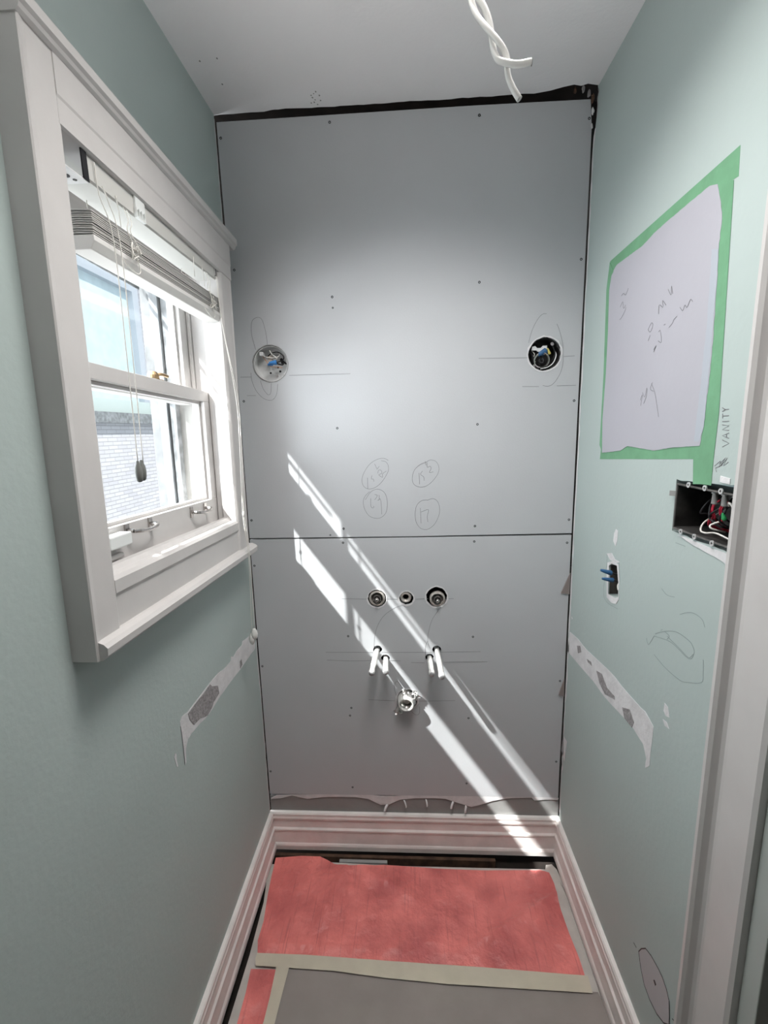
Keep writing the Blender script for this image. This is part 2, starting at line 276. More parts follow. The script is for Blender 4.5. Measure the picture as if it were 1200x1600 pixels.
# outlines measured on the walls and floor, in metres
D={
'screws_up':[(0.3166,2.3125),(0.7198,2.3065),(0.0068,2.2909),(1.0084,2.2828),(0.0212,1.9523),(0.7249,1.8908),(1.0045,1.939),(0.3033,1.8683),(0.3038,1.8387),(0.0193,1.5823),(1.0039,1.5563),(0.3019,1.4947),(0.7241,1.4953),(0.0141,1.2131),(1.0057,1.2006),(0.3086,1.1819),(0.7198,1.1845),(0.2648,1.1617)],
'screws_lo':[(0.0023,1.0627),(1.0033,1.1278),(0.3047,1.1361),(0.7183,1.1353),(0.3086,0.8182),(0.7174,0.8159),(0.0055,0.7093),(1.002,0.6609),(0.3093,0.5569),(0.3037,0.5279),(0.7053,0.5226),(1.0021,0.3621),(0.302,0.2479),(0.7007,0.2716),(-0.0085,0.3061)],
'pencil_up':[[(0.0674,1.7308),(0.0592,1.7695),(0.0589,1.7965),(0.0651,1.8141),(0.08,1.8207),(0.0916,1.8153),(0.0982,1.7951),(0.1025,1.768),(0.1039,1.7409)],[(0.0476,1.6649),(0.0492,1.6416),(0.0593,1.6132),(0.0774,1.5916),(0.0965,1.583),(0.1115,1.5859),(0.1224,1.602),(0.1273,1.6299)],[(0.0752,1.6408),(0.0818,1.6173),(0.0952,1.5995),(0.104,1.6049),(0.1079,1.6328)],[(0.0143,1.6534),(0.0477,1.6528)],[(0.1639,1.6538),(0.2569,1.6533),(0.3481,1.6527)],[(0.8676,1.7218),(0.874,1.7495),(0.884,1.7735),(0.896,1.792),(0.9065,1.7994),(0.9154,1.7996)],[(0.9452,1.7713),(0.9531,1.7537),(0.9636,1.7184),(0.9668,1.6867),(0.967,1.6619),(0.9601,1.6336),(0.9429,1.6071),(0.9267,1.5995),(0.9119,1.6023)],[(0.7256,1.684),(0.8689,1.6811)],[(0.9689,1.6813),(0.9996,1.6821)],[(0.0306,1.599),(0.0582,1.5982)],[(0.8529,1.6008),(0.9009,1.5993)],[(0.9524,1.5996),(1.0072,1.5997)],[(0.455,1.3935),(0.4419,1.4002),(0.4212,1.3978),(0.3971,1.383),(0.3785,1.3568),(0.3717,1.3331),(0.3771,1.3151),(0.3918,1.3067),(0.4128,1.3114),(0.4341,1.329),(0.4527,1.3583),(0.4545,1.3759),(0.4475,1.3893),(0.4329,1.3934)],[(0.3893,1.3417),(0.3894,1.3074)],[(0.4035,1.3489),(0.4011,1.3385),(0.4076,1.3369),(0.4086,1.3295)],[(0.4125,1.3842),(0.4189,1.3693)],[(0.4188,1.3663),(0.4265,1.3765)],[(0.4215,1.3545),(0.4247,1.3647),(0.4327,1.3631),(0.4333,1.3542),(0.4243,1.35),(0.436,1.3423),(0.4362,1.3527),(0.4483,1.3613)],[(0.3802,1.2729),(0.3974,1.2967),(0.4186,1.3059),(0.4393,1.296),(0.4482,1.2717),(0.4462,1.2384),(0.4343,1.2202),(0.4161,1.2134),(0.3921,1.2209),(0.3777,1.2425),(0.3737,1.2669),(0.3806,1.285),(0.3945,1.2983)],[(0.3974,1.2771),(0.3968,1.2544),(0.4019,1.2467),(0.4068,1.2497),(0.4045,1.2527)],[(0.4101,1.289),(0.4181,1.2867),(0.4143,1.2783),(0.4093,1.2724)],[(0.4177,1.2707),(0.4237,1.2736),(0.4235,1.2872)],[(0.4221,1.2706),(0.4274,1.2751),(0.4298,1.2538),(0.4303,1.2264)],[(0.5692,1.3852),(0.5823,1.3922),(0.5998,1.3875),(0.609,1.3697),(0.6055,1.3493),(0.5878,1.326),(0.567,1.3116),(0.5464,1.3105),(0.5303,1.3212),(0.5276,1.342),(0.5353,1.3639),(0.553,1.3797),(0.5692,1.3852)],[(0.5483,1.3534),(0.5494,1.3184)],[(0.5587,1.3591),(0.5527,1.3489),(0.562,1.3413),(0.5637,1.3294)],[(0.5672,1.3896),(0.5694,1.3764)],[(0.573,1.3851),(0.5734,1.3705),(0.5822,1.3732),(0.5851,1.3658),(0.5797,1.3542),(0.5923,1.356)],[(0.5726,1.2681),(0.5904,1.2732),(0.6051,1.263),(0.611,1.2388),(0.6064,1.2146),(0.5929,1.1903),(0.5718,1.1759),(0.5509,1.1802),(0.5376,1.2003),(0.5347,1.2278),(0.5398,1.252),(0.5548,1.2669),(0.5726,1.2696)],[(0.551,1.2443),(0.5529,1.1955)],[(0.5532,1.2312),(0.5759,1.2387),(0.5722,1.2181),(0.5738,1.1998)]],
'pencil_lo':[[(0.2924,0.9485),(0.3802,0.9471)],[(0.436,0.9468),(0.482,0.9461)],[(0.5278,0.9463),(0.5734,0.9471)],[(0.6308,0.9468),(0.6547,0.9472)],[(0.4961,0.9271),(0.4644,0.916),(0.4298,0.8904),(0.4094,0.8593),(0.3975,0.8227),(0.3933,0.7804)],[(0.6092,0.9129),(0.585,0.8745),(0.5725,0.8279),(0.5708,0.8017),(0.577,0.7754)],[(0.5708,0.8017),(0.5628,0.7806),(0.5626,0.7489)],[(0.2308,0.7609),(0.3893,0.7607)],[(0.4166,0.7608),(0.5842,0.7611)],[(0.6087,0.7617),(0.7425,0.7641)],[(0.233,0.7329),(0.3108,0.7299),(0.3809,0.7312)],[(0.4457,0.7325),(0.4804,0.7299)],[(0.515,0.7252),(0.5594,0.7238)],[(0.6233,0.7261),(0.7648,0.7282)],[(0.369,0.5879),(0.4171,0.5861),(0.4676,0.5843)],[(0.528,0.5843),(0.6605,0.5871)],[(0.4677,0.591),(0.4583,0.624),(0.4604,0.6487),(0.469,0.6558),(0.4836,0.6352),(0.4959,0.6188)],[(0.5099,0.5497),(0.5274,0.5331),(0.5401,0.5388),(0.5403,0.5639)]],
'sheet_up':[(0.0018,2.3347),(0.1502,2.3341),(0.396,2.3324),(0.7043,2.3313),(1.0093,2.3271),(1.0163,2.26),(1.021,1.9872),(1.0203,1.6299),(1.0206,1.2894),(1.0174,1.1581),(0.5165,1.1543),(0.0012,1.1546),(0.0042,1.3221),(0.0113,1.5578),(0.0146,1.7621),(0.0177,1.9558),(0.0022,2.2215)],
'sheet_lo':[(0.0008,1.1493),(0.5164,1.1502),(1.0176,1.152),(1.0228,0.8335),(1.0165,0.5661),(1.0138,0.3377),(1.0144,0.2226),(0.5024,0.2187),(-0.0081,0.2151),(-0.0085,0.3368),(-0.0053,0.7699),(-0.0004,1.0281)],
'ceil_gap':[(-0.0027,2.3443),(0.115,2.3392),(0.2563,2.3358),(0.2743,2.3439),(0.3616,2.3419),(0.5343,2.3426),(0.7042,2.3418),(0.8717,2.3394),(0.9708,2.341),(1.023,2.3453)],
'wl_edge':[(-0.0027,2.3443),(-0.0014,2.3007),(0.0,2.2376),(-0.0018,2.1573),(0.0018,2.0749)],
'tape_top':[(-0.1564,1.8799),(-0.5975,1.891),(-0.6007,1.8473),(-0.5876,1.8486),(-0.5632,1.8436),(-0.5349,1.8518),(-0.4739,1.8548),(-0.403,1.8541),(-0.3592,1.8488),(-0.2288,1.8432),(-0.1773,1.8375)],
'tape_right':[(-0.5913,1.8468),(-0.6121,1.4988),(-0.6104,1.4229),(-0.6115,1.3799),(-0.5854,1.379),(-0.5628,1.3764),(-0.5573,1.4203),(-0.5557,1.4508),(-0.5627,1.4779),(-0.5685,1.5633),(-0.5633,1.7058),(-0.5602,1.7611),(-0.5524,1.8109),(-0.5505,1.8641)],
'tape_bottom':[(-0.5573,1.4203),(-0.1648,1.3957),(-0.1679,1.4228),(-0.1736,1.4414),(-0.379,1.4489),(-0.5735,1.4551)],
'tape_sliver':[(-0.1567,1.8772),(-0.1818,1.8487),(-0.1705,1.8421),(-0.1625,1.8112),(-0.1696,1.7178),(-0.1722,1.6097),(-0.1681,1.4986),(-0.1776,1.4133),(-0.1596,1.4324),(-0.1587,1.6113),(-0.1461,1.8185)],
'paint_patch':[(-0.1697,1.8475),(-0.1982,1.8583),(-0.3182,1.8556),(-0.3613,1.8625),(-0.4014,1.8646),(-0.4721,1.8664),(-0.5325,1.8669),(-0.5528,1.8598),(-0.5657,1.828),(-0.5723,1.8025),(-0.5716,1.757),(-0.5759,1.7021),(-0.5803,1.5975),(-0.5802,1.5619),(-0.5772,1.4778),(-0.5722,1.4443),(-0.4964,1.4389),(-0.4267,1.4295),(-0.3107,1.4346),(-0.2791,1.423),(-0.1777,1.4128),(-0.1654,1.4986),(-0.1587,1.6113),(-0.1563,1.7205),(-0.1621,1.8139)],
'patch_band':[(-0.5543,1.7633),(-0.5716,1.757),(-0.5748,1.7024),(-0.5774,1.598),(-0.5789,1.4777),(-0.5699,1.4512),(-0.5557,1.4508),(-0.5594,1.5459),(-0.5601,1.6544)],
'pencil_patch':[[(-0.2327,1.779),(-0.2433,1.7819),(-0.2552,1.7752),(-0.2663,1.7864)],[(-0.2305,1.755),(-0.2426,1.7641),(-0.2483,1.7481),(-0.2585,1.7528)],[(-0.2311,1.7275),(-0.24,1.729),(-0.257,1.7411),(-0.2604,1.7475)],[(-0.4324,1.7365),(-0.4441,1.7232),(-0.4431,1.7393),(-0.4499,1.7235)],[(-0.4044,1.6986),(-0.4043,1.7154),(-0.419,1.7075),(-0.4154,1.7208),(-0.4289,1.7091)],[(-0.3677,1.6766),(-0.3792,1.6873),(-0.3861,1.6815),(-0.3774,1.6702),(-0.3677,1.6766)],[(-0.3711,1.6538),(-0.3785,1.6635)],[(-0.3962,1.6318),(-0.4052,1.6389),(-0.3968,1.6274)],[(-0.4097,1.6637),(-0.416,1.6645),(-0.4234,1.642),(-0.4106,1.6465)],[(-0.4267,1.6727),(-0.432,1.6736)],[(-0.4456,1.6645),(-0.4574,1.6701),(-0.4602,1.6754),(-0.4704,1.679)],[(-0.4773,1.6928),(-0.4868,1.6847),(-0.4923,1.6929),(-0.4998,1.6872),(-0.5078,1.6982),(-0.5151,1.6926)],[(-0.3568,1.5345),(-0.3645,1.5456),(-0.3604,1.5225)],[(-0.3638,1.5503),(-0.3746,1.5403),(-0.381,1.5581),(-0.3816,1.542),(-0.372,1.5265)],[(-0.3976,1.5655),(-0.4133,1.5464),(-0.4258,1.5191),(-0.435,1.4967)],[(-0.4016,1.5674),(-0.3949,1.5546),(-0.4087,1.549)]],
'pencil_vanity':[[(-0.6141,1.4125),(-0.6272,1.4216),(-0.6254,1.4118),(-0.6344,1.4205)],[(-0.6204,1.4032),(-0.617,1.4095),(-0.6328,1.4156),(-0.6274,1.42)],[(-0.6256,1.4167),(-0.638,1.4271),(-0.6305,1.4154),(-0.6425,1.4274),(-0.6354,1.4142),(-0.6457,1.4213)],[(-0.6279,1.444),(-0.6425,1.4505),(-0.6261,1.4551)],[(-0.6413,1.4579),(-0.6251,1.4621),(-0.64,1.4663)],[(-0.6351,1.4597),(-0.6344,1.4644)],[(-0.6394,1.4703),(-0.6236,1.4715),(-0.6382,1.4777),(-0.6224,1.4791)],[(-0.6216,1.4842),(-0.6371,1.4845)],[(-0.6217,1.4892),(-0.6205,1.4968)],[(-0.6211,1.493),(-0.6357,1.4932)],[(-0.6191,1.4999),(-0.6261,1.5028),(-0.6342,1.503)],[(-0.6181,1.5062),(-0.6261,1.5028)]],
'pencil_wall':[[(-0.4861,1.0564),(-0.5117,1.0732),(-0.5532,1.0926),(-0.5933,1.0946),(-0.6069,1.0889),(-0.6116,1.0788),(-0.5985,1.0614),(-0.543,1.0655),(-0.4828,1.0501)],[(-0.4886,1.012),(-0.5297,1.0058),(-0.5802,1.0077),(-0.6052,1.0182),(-0.6389,1.0384),(-0.6406,1.0578),(-0.6371,1.0801)],[(-0.5273,1.0714),(-0.5712,1.0664),(-0.5982,1.0633),(-0.609,1.0754)],[(-0.4554,1.032),(-0.4656,1.0222),(-0.4828,1.0501)],[(-0.4949,1.1579),(-0.515,1.1518),(-0.5399,1.1568)],[(-0.5612,1.131),(-0.5915,1.1479),(-0.6218,1.1487),(-0.6322,1.1375)],[(-0.5189,1.0766),(-0.5343,1.0747),(-0.5283,1.065)],[(-0.5275,1.2607),(-0.5579,1.2615)],[(-0.2416,1.1591),(-0.2448,1.1371),(-0.2402,1.0423),(-0.3192,1.042)],[(-0.3086,1.1616),(-0.3204,1.1112)],[(-0.504,1.0719),(-0.511,1.0775)]],
'patchR':[(-0.0152,0.8407),(-0.0878,0.8503),(-0.1467,0.849),(-0.2554,0.8617),(-0.3304,0.8682),(-0.3977,0.8664),(-0.438,0.8678),(-0.4749,0.8714),(-0.5098,0.8601),(-0.5092,0.8191),(-0.5084,0.7669),(-0.4933,0.7491),(-0.4945,0.7712),(-0.4773,0.7946),(-0.428,0.8013),(-0.3533,0.792),(-0.28,0.7833),(-0.2098,0.7846),(-0.0051,0.769)],
'patchR_raw':[[(-0.2257,0.8262),(-0.2591,0.8359),(-0.2947,0.8171),(-0.3375,0.8198),(-0.3387,0.8117),(-0.2853,0.7928),(-0.2502,0.8024)],[(-0.378,0.8172),(-0.4128,0.8348),(-0.4356,0.8177),(-0.4283,0.7988),(-0.3918,0.7981)],[(-0.0822,0.8266),(-0.1067,0.8389),(-0.1173,0.8236),(-0.0936,0.8078)],[(-0.1581,0.8248),(-0.1882,0.8312),(-0.1969,0.8229),(-0.1667,0.8195)]],
'chipsR':[[(-0.2832,1.2334),(-0.294,1.2304),(-0.293,1.206),(-0.2859,1.1906),(-0.2726,1.2009),(-0.2745,1.2206)],[(-0.2414,1.1602),(-0.2688,1.1689),(-0.2882,1.1584),(-0.3135,1.1588),(-0.2898,1.1478),(-0.2593,1.15)],[(-0.5405,0.9348),(-0.5521,0.933),(-0.56,0.9158),(-0.5479,0.9112),(-0.5393,0.9173)],[(-0.5398,0.8985),(-0.5533,0.9008),(-0.562,0.8928),(-0.5474,0.8894)],[(-0.0046,0.4652),(-0.0416,0.469),(-0.026,0.3847),(0.0042,0.4015)],[(-0.025,0.8959),(-0.033,0.8922),(-0.0281,0.8865)]],
'plug_hole':[(-0.2581,1.1326),(-0.2726,1.1427),(-0.3017,1.146),(-0.314,1.109),(-0.3193,1.0725),(-0.3021,1.0631),(-0.2635,1.0599),(-0.2616,1.0909)],
'plug_rim':[(-0.2496,1.1386),(-0.2775,1.1503),(-0.3079,1.1506),(-0.3183,1.1105),(-0.3222,1.0681),(-0.3108,1.0515),(-0.2869,1.0442),(-0.2575,1.0489),(-0.2503,1.0986)],
'gang':[(-0.5152,1.3702),(-0.5176,1.287),(-0.6751,1.2947),(-0.6703,1.3777)],
'round_cut':[(-0.5309,0.3102),(-0.5402,0.3308),(-0.5549,0.352),(-0.5762,0.3626),(-0.6027,0.3678),(-0.6183,0.3677),(-0.6343,0.3618),(-0.6462,0.3486),(-0.6517,0.3189),(-0.6535,0.3006),(-0.6369,0.2787),(-0.6131,0.2636),(-0.5863,0.2584),(-0.5623,0.2633),(-0.5443,0.2829)],
'round_slot':[(-0.5919,0.3211),(-0.5955,0.3265),(-0.6024,0.324),(-0.5997,0.3169)],
'round_ticks':[[(-0.5077,0.3034),(-0.5202,0.3061)],[(-0.6406,0.3469),(-0.6436,0.3463)],[(-0.6592,0.3259),(-0.6655,0.331)]],
'patchL':[(-0.0183,0.8285),(-0.0598,0.8483),(-0.0969,0.8547),(-0.1231,0.8612),(-0.13,0.8507),(-0.1687,0.8532),(-0.1988,0.8487),(-0.2128,0.8578),(-0.2193,0.8465),(-0.2715,0.8496),(-0.305,0.8578),(-0.3509,0.859),(-0.4168,0.8591),(-0.4758,0.8592),(-0.4985,0.8641),(-0.5081,0.8576),(-0.5071,0.833),(-0.5052,0.7915),(-0.508,0.7503),(-0.5009,0.7527),(-0.4976,0.7802),(-0.4839,0.797),(-0.4679,0.7989),(-0.4415,0.7964),(-0.3971,0.7881),(-0.3472,0.7872),(-0.3057,0.7912),(-0.2472,0.7902),(-0.1664,0.7866),(-0.0537,0.7863),(-0.0228,0.7854)],
'patchL_raw':[[(-0.3546,0.8567),(-0.3444,0.8446),(-0.313,0.8276),(-0.31,0.8033),(-0.3443,0.8005),(-0.3591,0.792),(-0.3849,0.7886),(-0.4223,0.8071),(-0.452,0.811),(-0.4681,0.8349),(-0.4727,0.8544),(-0.4288,0.8555),(-0.3827,0.8548)],[(-0.1431,0.8121),(-0.1402,0.7929),(-0.1588,0.7893),(-0.1563,0.8122)]],
'chipsL':[[(-0.5401,0.8056),(-0.5359,0.7996),(-0.5375,0.7852),(-0.535,0.7685),(-0.5404,0.7717),(-0.5424,0.7839),(-0.5459,0.7998)]],
'cutL':[[(-0.508,0.8469),(-0.5068,0.8115),(-0.5075,0.7526)]],
'torn':[(-0.0074,0.1787),(0.0065,0.1962),(0.0275,0.2092),(0.1031,0.2126),(0.2033,0.2176),(0.3025,0.2187),(0.3665,0.2185),(0.4008,0.2136),(0.4498,0.2147),(0.4987,0.2214),(0.5474,0.2242),(0.6237,0.2214),(0.7438,0.2252),(0.8343,0.2317),(0.8864,0.2339),(0.9477,0.2369),(0.9574,0.2289),(1.0165,0.2193),(1.0145,0.2126),(0.9721,0.2128),(0.9345,0.2075),(0.9246,0.2199),(0.8869,0.2174),(0.8394,0.2141),(0.792,0.203),(0.7443,0.1852),(0.7179,0.1773),(0.6962,0.1841),(0.6575,0.1971),(0.6285,0.2076),(0.5898,0.2095),(0.5229,0.208),(0.4691,0.2011),(0.4294,0.1805),(0.3998,0.1781),(0.3755,0.1905),(0.3561,0.2014),(0.3119,0.2077),(0.2525,0.2075),(0.1927,0.205),(0.1373,0.1963),(0.0829,0.2093),(0.0418,0.197),(0.0063,0.1933)],
'redpaper':[(0.0241,-0.0493),(0.1116,-0.0394),(0.1808,-0.0398),(0.2108,-0.0535),(0.2357,-0.0671),(0.2881,-0.0726),(0.4101,-0.0643),(0.5867,-0.073),(0.7603,-0.0746),(0.9448,-0.0668),(0.9701,-0.0751),(0.9754,-0.1122),(0.9697,-0.1935),(0.972,-0.2662),(0.977,-0.3287),(0.9781,-0.3728),(0.6049,-0.3664),(0.0582,-0.3524),(0.0474,-0.3145),(0.0478,-0.2611),(0.0358,-0.1835),(0.0291,-0.1193)],
'tape_front':[(0.0571,-0.3492),(0.2034,-0.349),(0.4253,-0.3557),(0.7116,-0.3627),(0.9833,-0.3726),(0.9818,-0.4111),(0.6015,-0.405),(0.4274,-0.3966),(0.2837,-0.3853),(0.0639,-0.3807),(0.0563,-0.3637)],
'tape_side':[(0.123,-0.3817),(0.1597,-0.382),(0.1565,-0.4491),(0.1546,-0.502),(0.1538,-0.5267),(0.1168,-0.5281),(0.1251,-0.503),(0.1256,-0.4502)],
'redstrip':[(0.0504,-0.3843),(0.1271,-0.3831),(0.1273,-0.4501),(0.1267,-0.503),(0.1216,-0.5279),(0.0572,-0.5303),(0.0593,-0.5055),(0.0553,-0.4387)],
'backer':[(0.0055,-0.0716),(0.2297,-0.0578),(0.4989,-0.064),(0.9612,-0.0617),(0.9682,-0.0454),(0.9886,-0.0424),(1.0002,-0.0606),(1.0111,-0.1527),(1.0206,-0.3304),(1.0312,-0.4695),(1.0483,-0.5813),(0.0394,-0.6205),(0.0362,-0.5063),(0.0379,-0.3483),(0.0296,-0.204)]}

W = 1.02; H = 2.344; YB = -3.1

# ------------------------------------------------------------------ room shell
# left wall with the window opening (y, z)
WY0, WY1, WZ0, WZ1 = -.738, -.135, 1.195, 1.935
edgeL = rag((-.004, -.05), (-.004, .20), 6, .001, 3)+rag((-.004, .21), (-.004, .45), 14, .003, 11)[1:]+rag((-.004, .47), (-.004, 1.12), 18, .0016, 4)[1:]+rag((-.004, 1.15), (-.004, H+.02), 40, .0022, 5)[1:]
wl = plate('wall_left', [(YB, -.05)]+edgeL+[(YB, H+.02)], [[(WY0, WZ0), (WY1, WZ0), (WY1, WZ1), (WY0, WZ1)]], PX(0), (-.16, 0, 0), TEAL); tag(wl, kind='structure')
edgeR = rag((-.004, -.05), (-.004, .30), 8, .001, 13)+rag((-.004, .32), (-.004, .42), 8, .004, 14)[1:]+rag((-.004, .44), (-.004, 2.20), 60, .0018, 15)[1:]+[(-.006, 2.235), (-.013, 2.25), (-.019, 2.275), (-.021, 2.30), (-.017, 2.318), (-.024, 2.328), (-.020, 2.337), (-.010, H+.02)]
gang = D['gang']
GY0, GY1, GZ0, GZ1 = -.682, -.515, 1.285, 1.378
gang_hole = [(-.512, 1.281)]+rag((-.512, 1.281), (-.69, 1.279), 16, .0022, 21)[1:]+rag((-.69, 1.279), (-.69, 1.386), 3, .001, 22)[1:]+rag((-.69, 1.386), (-.512, 1.380), 14, .0018, 23)[1:-1]+[(-.512, 1.380)]
DY0, DY1 = -1.62, -.822     # door opening
wr = plate('wall_right', [(YB, -.05), (DY0, -.05), (DY0, 2.06), (DY1, 2.06), (DY1, -.05)]+edgeR+[(YB, H+.02)], [gang_hole, D['plug_hole']], PX(W), (.12, 0, 0), TEAL); tag(wr, kind='structure')
wb = boxo('wall_back', (-.16, W+.12, .058, .16, -.12, H+.05), DARK, bevel=0); tag(wb, kind='structure')
wn = boxo('wall_rear', (-.16, W+.12, YB-.1, YB, -.05, H+.05), TEAL, bevel=0); tag(wn, kind='structure')
ce_edge = rag((0.0, -.004), (.14, -.006), 8, .0015, 31)+rag((.15, -.008), (.20, -.013), 5, .002, 32)[1:]+rag((.24, -.010), (.86, -.007), 40, .0022, 33)[1:]+[(.90, -.014), (.93, -.024), (.955, -.030), (.975, -.024), (.99, -.030), (W, -.022)]
ce = plate('ceiling', [(W+.12, YB), (W+.12, -.022)]+ce_edge[::-1]+[(-.16, -.004), (-.16, YB)], [], PF(H), (0, 0, .1), CEIL); tag(ce, kind='structure')
cc = boxo('cavity_cap', (-.16, W+.12, -.03, .16, H+.012, H+.14), DARK, ce, bevel=0)
# pitted repair spots on the ceiling
rr = random.Random(5)
bm = bmesh.new()
for (x, y) in [(.282, -.03), (.286, -.038), (.281, -.046), (.279, -.055), (.287, -.060), (.293, -.066), (.300, -.052), (.274, -.028), (.30, -.034), (.29, -.02), (.068, -.112), (.044, -.186), (.087, -.19)]:
    vs = [bm.verts.new((x+rr.uniform(.6, 1.4)*.0022*math.cos(a), y+rr.uniform(.6, 1.6)*.0025*math.sin(a), H-.0003)) for a in [i*math.pi/3 for i in range(6)]]
    bm.faces.new(vs)
obj('pit_marks', bm, OLDW, ce)
# broken plaster crumbs in the top right corner
for i, (x, y, z, s) in enumerate([(1.003, -.010, 2.338, .008), (1.010, -.018, 2.322, .010), (1.014, -.012, 2.296, .007), (.985, -.018, 2.344, .009), (.965, -.016, 2.345, .008), (1.014, -.010, 2.262, .006)]):
    bm = bmesh.new(); bmesh.ops.create_icosphere(bm, subdivisions=2, radius=s)
    for v in bm.verts: v.co = Vector((v.co.x*.45, v.co.y*.5, v.co.z*1.1))*(1+rr.uniform(-.45, .35))+Vector((x, y+.006, z))
    obj('broken_plaster', bm, [RAW, BROWN, PLAS][i % 3], wr)
# bare plaster edge strips along the cut wall ends
def strip_edge(name, e, d, fn, ext, m, parent, z0=0, z1=9):
    e = [p for p in e if z0 <= p[1] <= z1]
    r2 = random.Random(len(e)); a = [(p[0]-.0002, p[1]) for p in e]; b = [(p[0]-d*r2.uniform(.25, 1.2), p[1]) for p in e]
    return plate(name, a+b[::-1], [], fn, ext, m, parent)
strip_edge('torn_plaster_edge', edgeR, .010, PX(W-.0008), (.0006, 0, 0), PLAS, wr, .15, 2.25)
strip_edge('torn_plaster_edge', edgeR, .004, PX(W-.0008), (.0006, 0, 0), RAW, wr, 2.2501, 2.34)
strip_edge('torn_plaster_edge', edgeL, .007, PX(.0002), (.0006, 0, 0), PLAS, wl, .12, 1.12)
strip_edge('torn_plaster_edge', edgeL, .0045, PX(.0002), (.0006, 0, 0), PLAS, wl, 2.05, 2.34)
# floor: dark subfloor void, and cement backer board on it
fl = boxo('floor', (-.16, W+.12, YB, .06, -.12, -.045), DARK, bevel=0); tag(fl, kind='structure')
bk = plate('backer_board', [(x, y) for x, y in D['backer'][:-7]]+[(.995, -.10), (1.003, -.15), (1.003, YB+.02), (.030, YB+.02), (.032, -.5), (.034, -.35), (.028, -.2)], [], PF(-.004), (0, 0, -.012), BACK)
tag(bk, 'pale cement backer board lying over the subfloor beneath the paper', 'board')
jo = boxo('floor_joist_edge', (0.01, .80, -.031, -.019, -.045, -.010), BROWN, fl)
boxo('floor_joist_edge', (.25, .42, -.048, -.036, -.045, -.012), OLDW, fl)

# right wall marks
def jag(pts, amp, seed):
    r0 = random.Random(seed); o = []
    for a, b in zip(pts, pts[1:]+pts[:1]):
        n = max(1, int(math.hypot(a[0]-b[0], a[1]-b[1])/.007))
        for i in range(n):
            t = i/n; e = r0.uniform(-amp, amp)*(.35 if i else 0)
            o.append((a[0]+(b[0]-a[0])*t+e, a[1]+(b[1]-a[1])*t+e*.6))
    return o
for k, m in (('paint_patch', SKIM), ('patch_band', SKIM2)):
    plate(k if k == 'paint_patch' else 'thin_paint_band', jag(D[k], .0022, 77), [], PX(W-(.0008 if k == 'paint_patch' else .00125)), (-.0004 if k == 'paint_patch' else -.0002, 0, 0), m, wr)
for p in D['pencil_patch']: stroke('pencil_mark', p, PX(W-.0015), (-1, 0, 0), .0011, PENCIL, wr)
for p in D['pencil_vanity']: stroke('pencil_lettering', p, PX(W-.0002), (-1, 0, 0), .0013, PENCIL, wr, sm=False)
for p in D['pencil_wall']: stroke('pencil_mark', p, PX(W-.0002), (-1, 0, 0), .0010, PENL, wr)
def patch(pts, raws, fn, ext, parent, jit=.0015, seed=1):
    r3 = random.Random(seed); q = []
    for a, b in zip(pts, pts[1:]+pts[:1]):
        q += [a, tuple((a[i]+b[i])/2+r3.uniform(-jit, jit) for i in (0, 1))]
    plate('bare_plaster_patch', q, [], fn(0), ext, PLAS, parent)
    for r in raws: plate('raw_plaster_patch', r, [], fn(1), ext, RAW, parent)
patch(D['patchR'], D['patchR_raw'], lambda i: PX(W-.0002-.0008*i), (-.0006, 0, 0), wr)
for c in D['chipsR']: plate('paint_chip', c, [], PX(W-.0002), (-.0006, 0, 0), PLAS, wr)
plate('torn_plaster_rim', D['plug_rim'], [D['plug_hole']], PX(W-.0002), (-.0010, 0, 0), PLAS, wr)
gr = [(-.508, 1.277)]+rag((-.508, 1.274), (-.60, 1.262), 9, .002, 41)+rag((-.61, 1.262), (-.70, 1.246), 8, .003, 42)+[(-.70, 1.2795)]+gang_hole[1:18][::-1]
plate('torn_plaster_rim', [(y, z) for y, z in rag((-.53, 1.276), (-.62, 1.266), 9, .002, 41)+rag((-.63, 1.265), (-.70, 1.252), 7, .003, 42)+[(-.70, 1.2785), (-.62, 1.2765), (-.55, 1.2785)]], [], PX(W-.0002), (-.0008, 0, 0), PLAS, wr)
plate('torn_plaster_rim', [(-.632, 1.388), (-.655, 1.387), (-.655, 1.396), (-.632, 1.398)], [], PX(W-.0002), (-.0010, 0, 0), PLAS, wr)
# round cut-out with its slot near the floor
rc = D['round_cut']
plate('bare_plaster_patch', rc, [], PX(W-.0002), (-.0006, 0, 0), PLAS, wr).active_material = mat('round_plug_plaster', (.46, .44, .455), .85, bump=.2)
stroke('cut_line', rc+[rc[0]], PX(W-.0008), (-1, 0, 0), .0022, BLKW, wr, sm=False)
plate('cut_slot', D['round_slot'], [], PX(W-.0010), (-.0003, 0, 0), BLKW, wr)
for p in D['round_ticks']: stroke('cut_line', p, PX(W-.0004), (-1, 0, 0), .0018, BLKW, wr)
# left wall marks
patch(D['patchL'], D['patchL_raw'], lambda i: PX(.0002+.0008*i), (.0006, 0, 0), wl, .0012, 9)
for c in D['chipsL']: plate('paint_chip', c, [], PX(.0002), (.0006, 0, 0), PLAS, wl)
for p in D['cutL']: stroke('cut_line', p, PX(.0009), (1, 0, 0), .0018, PENCIL, wl)
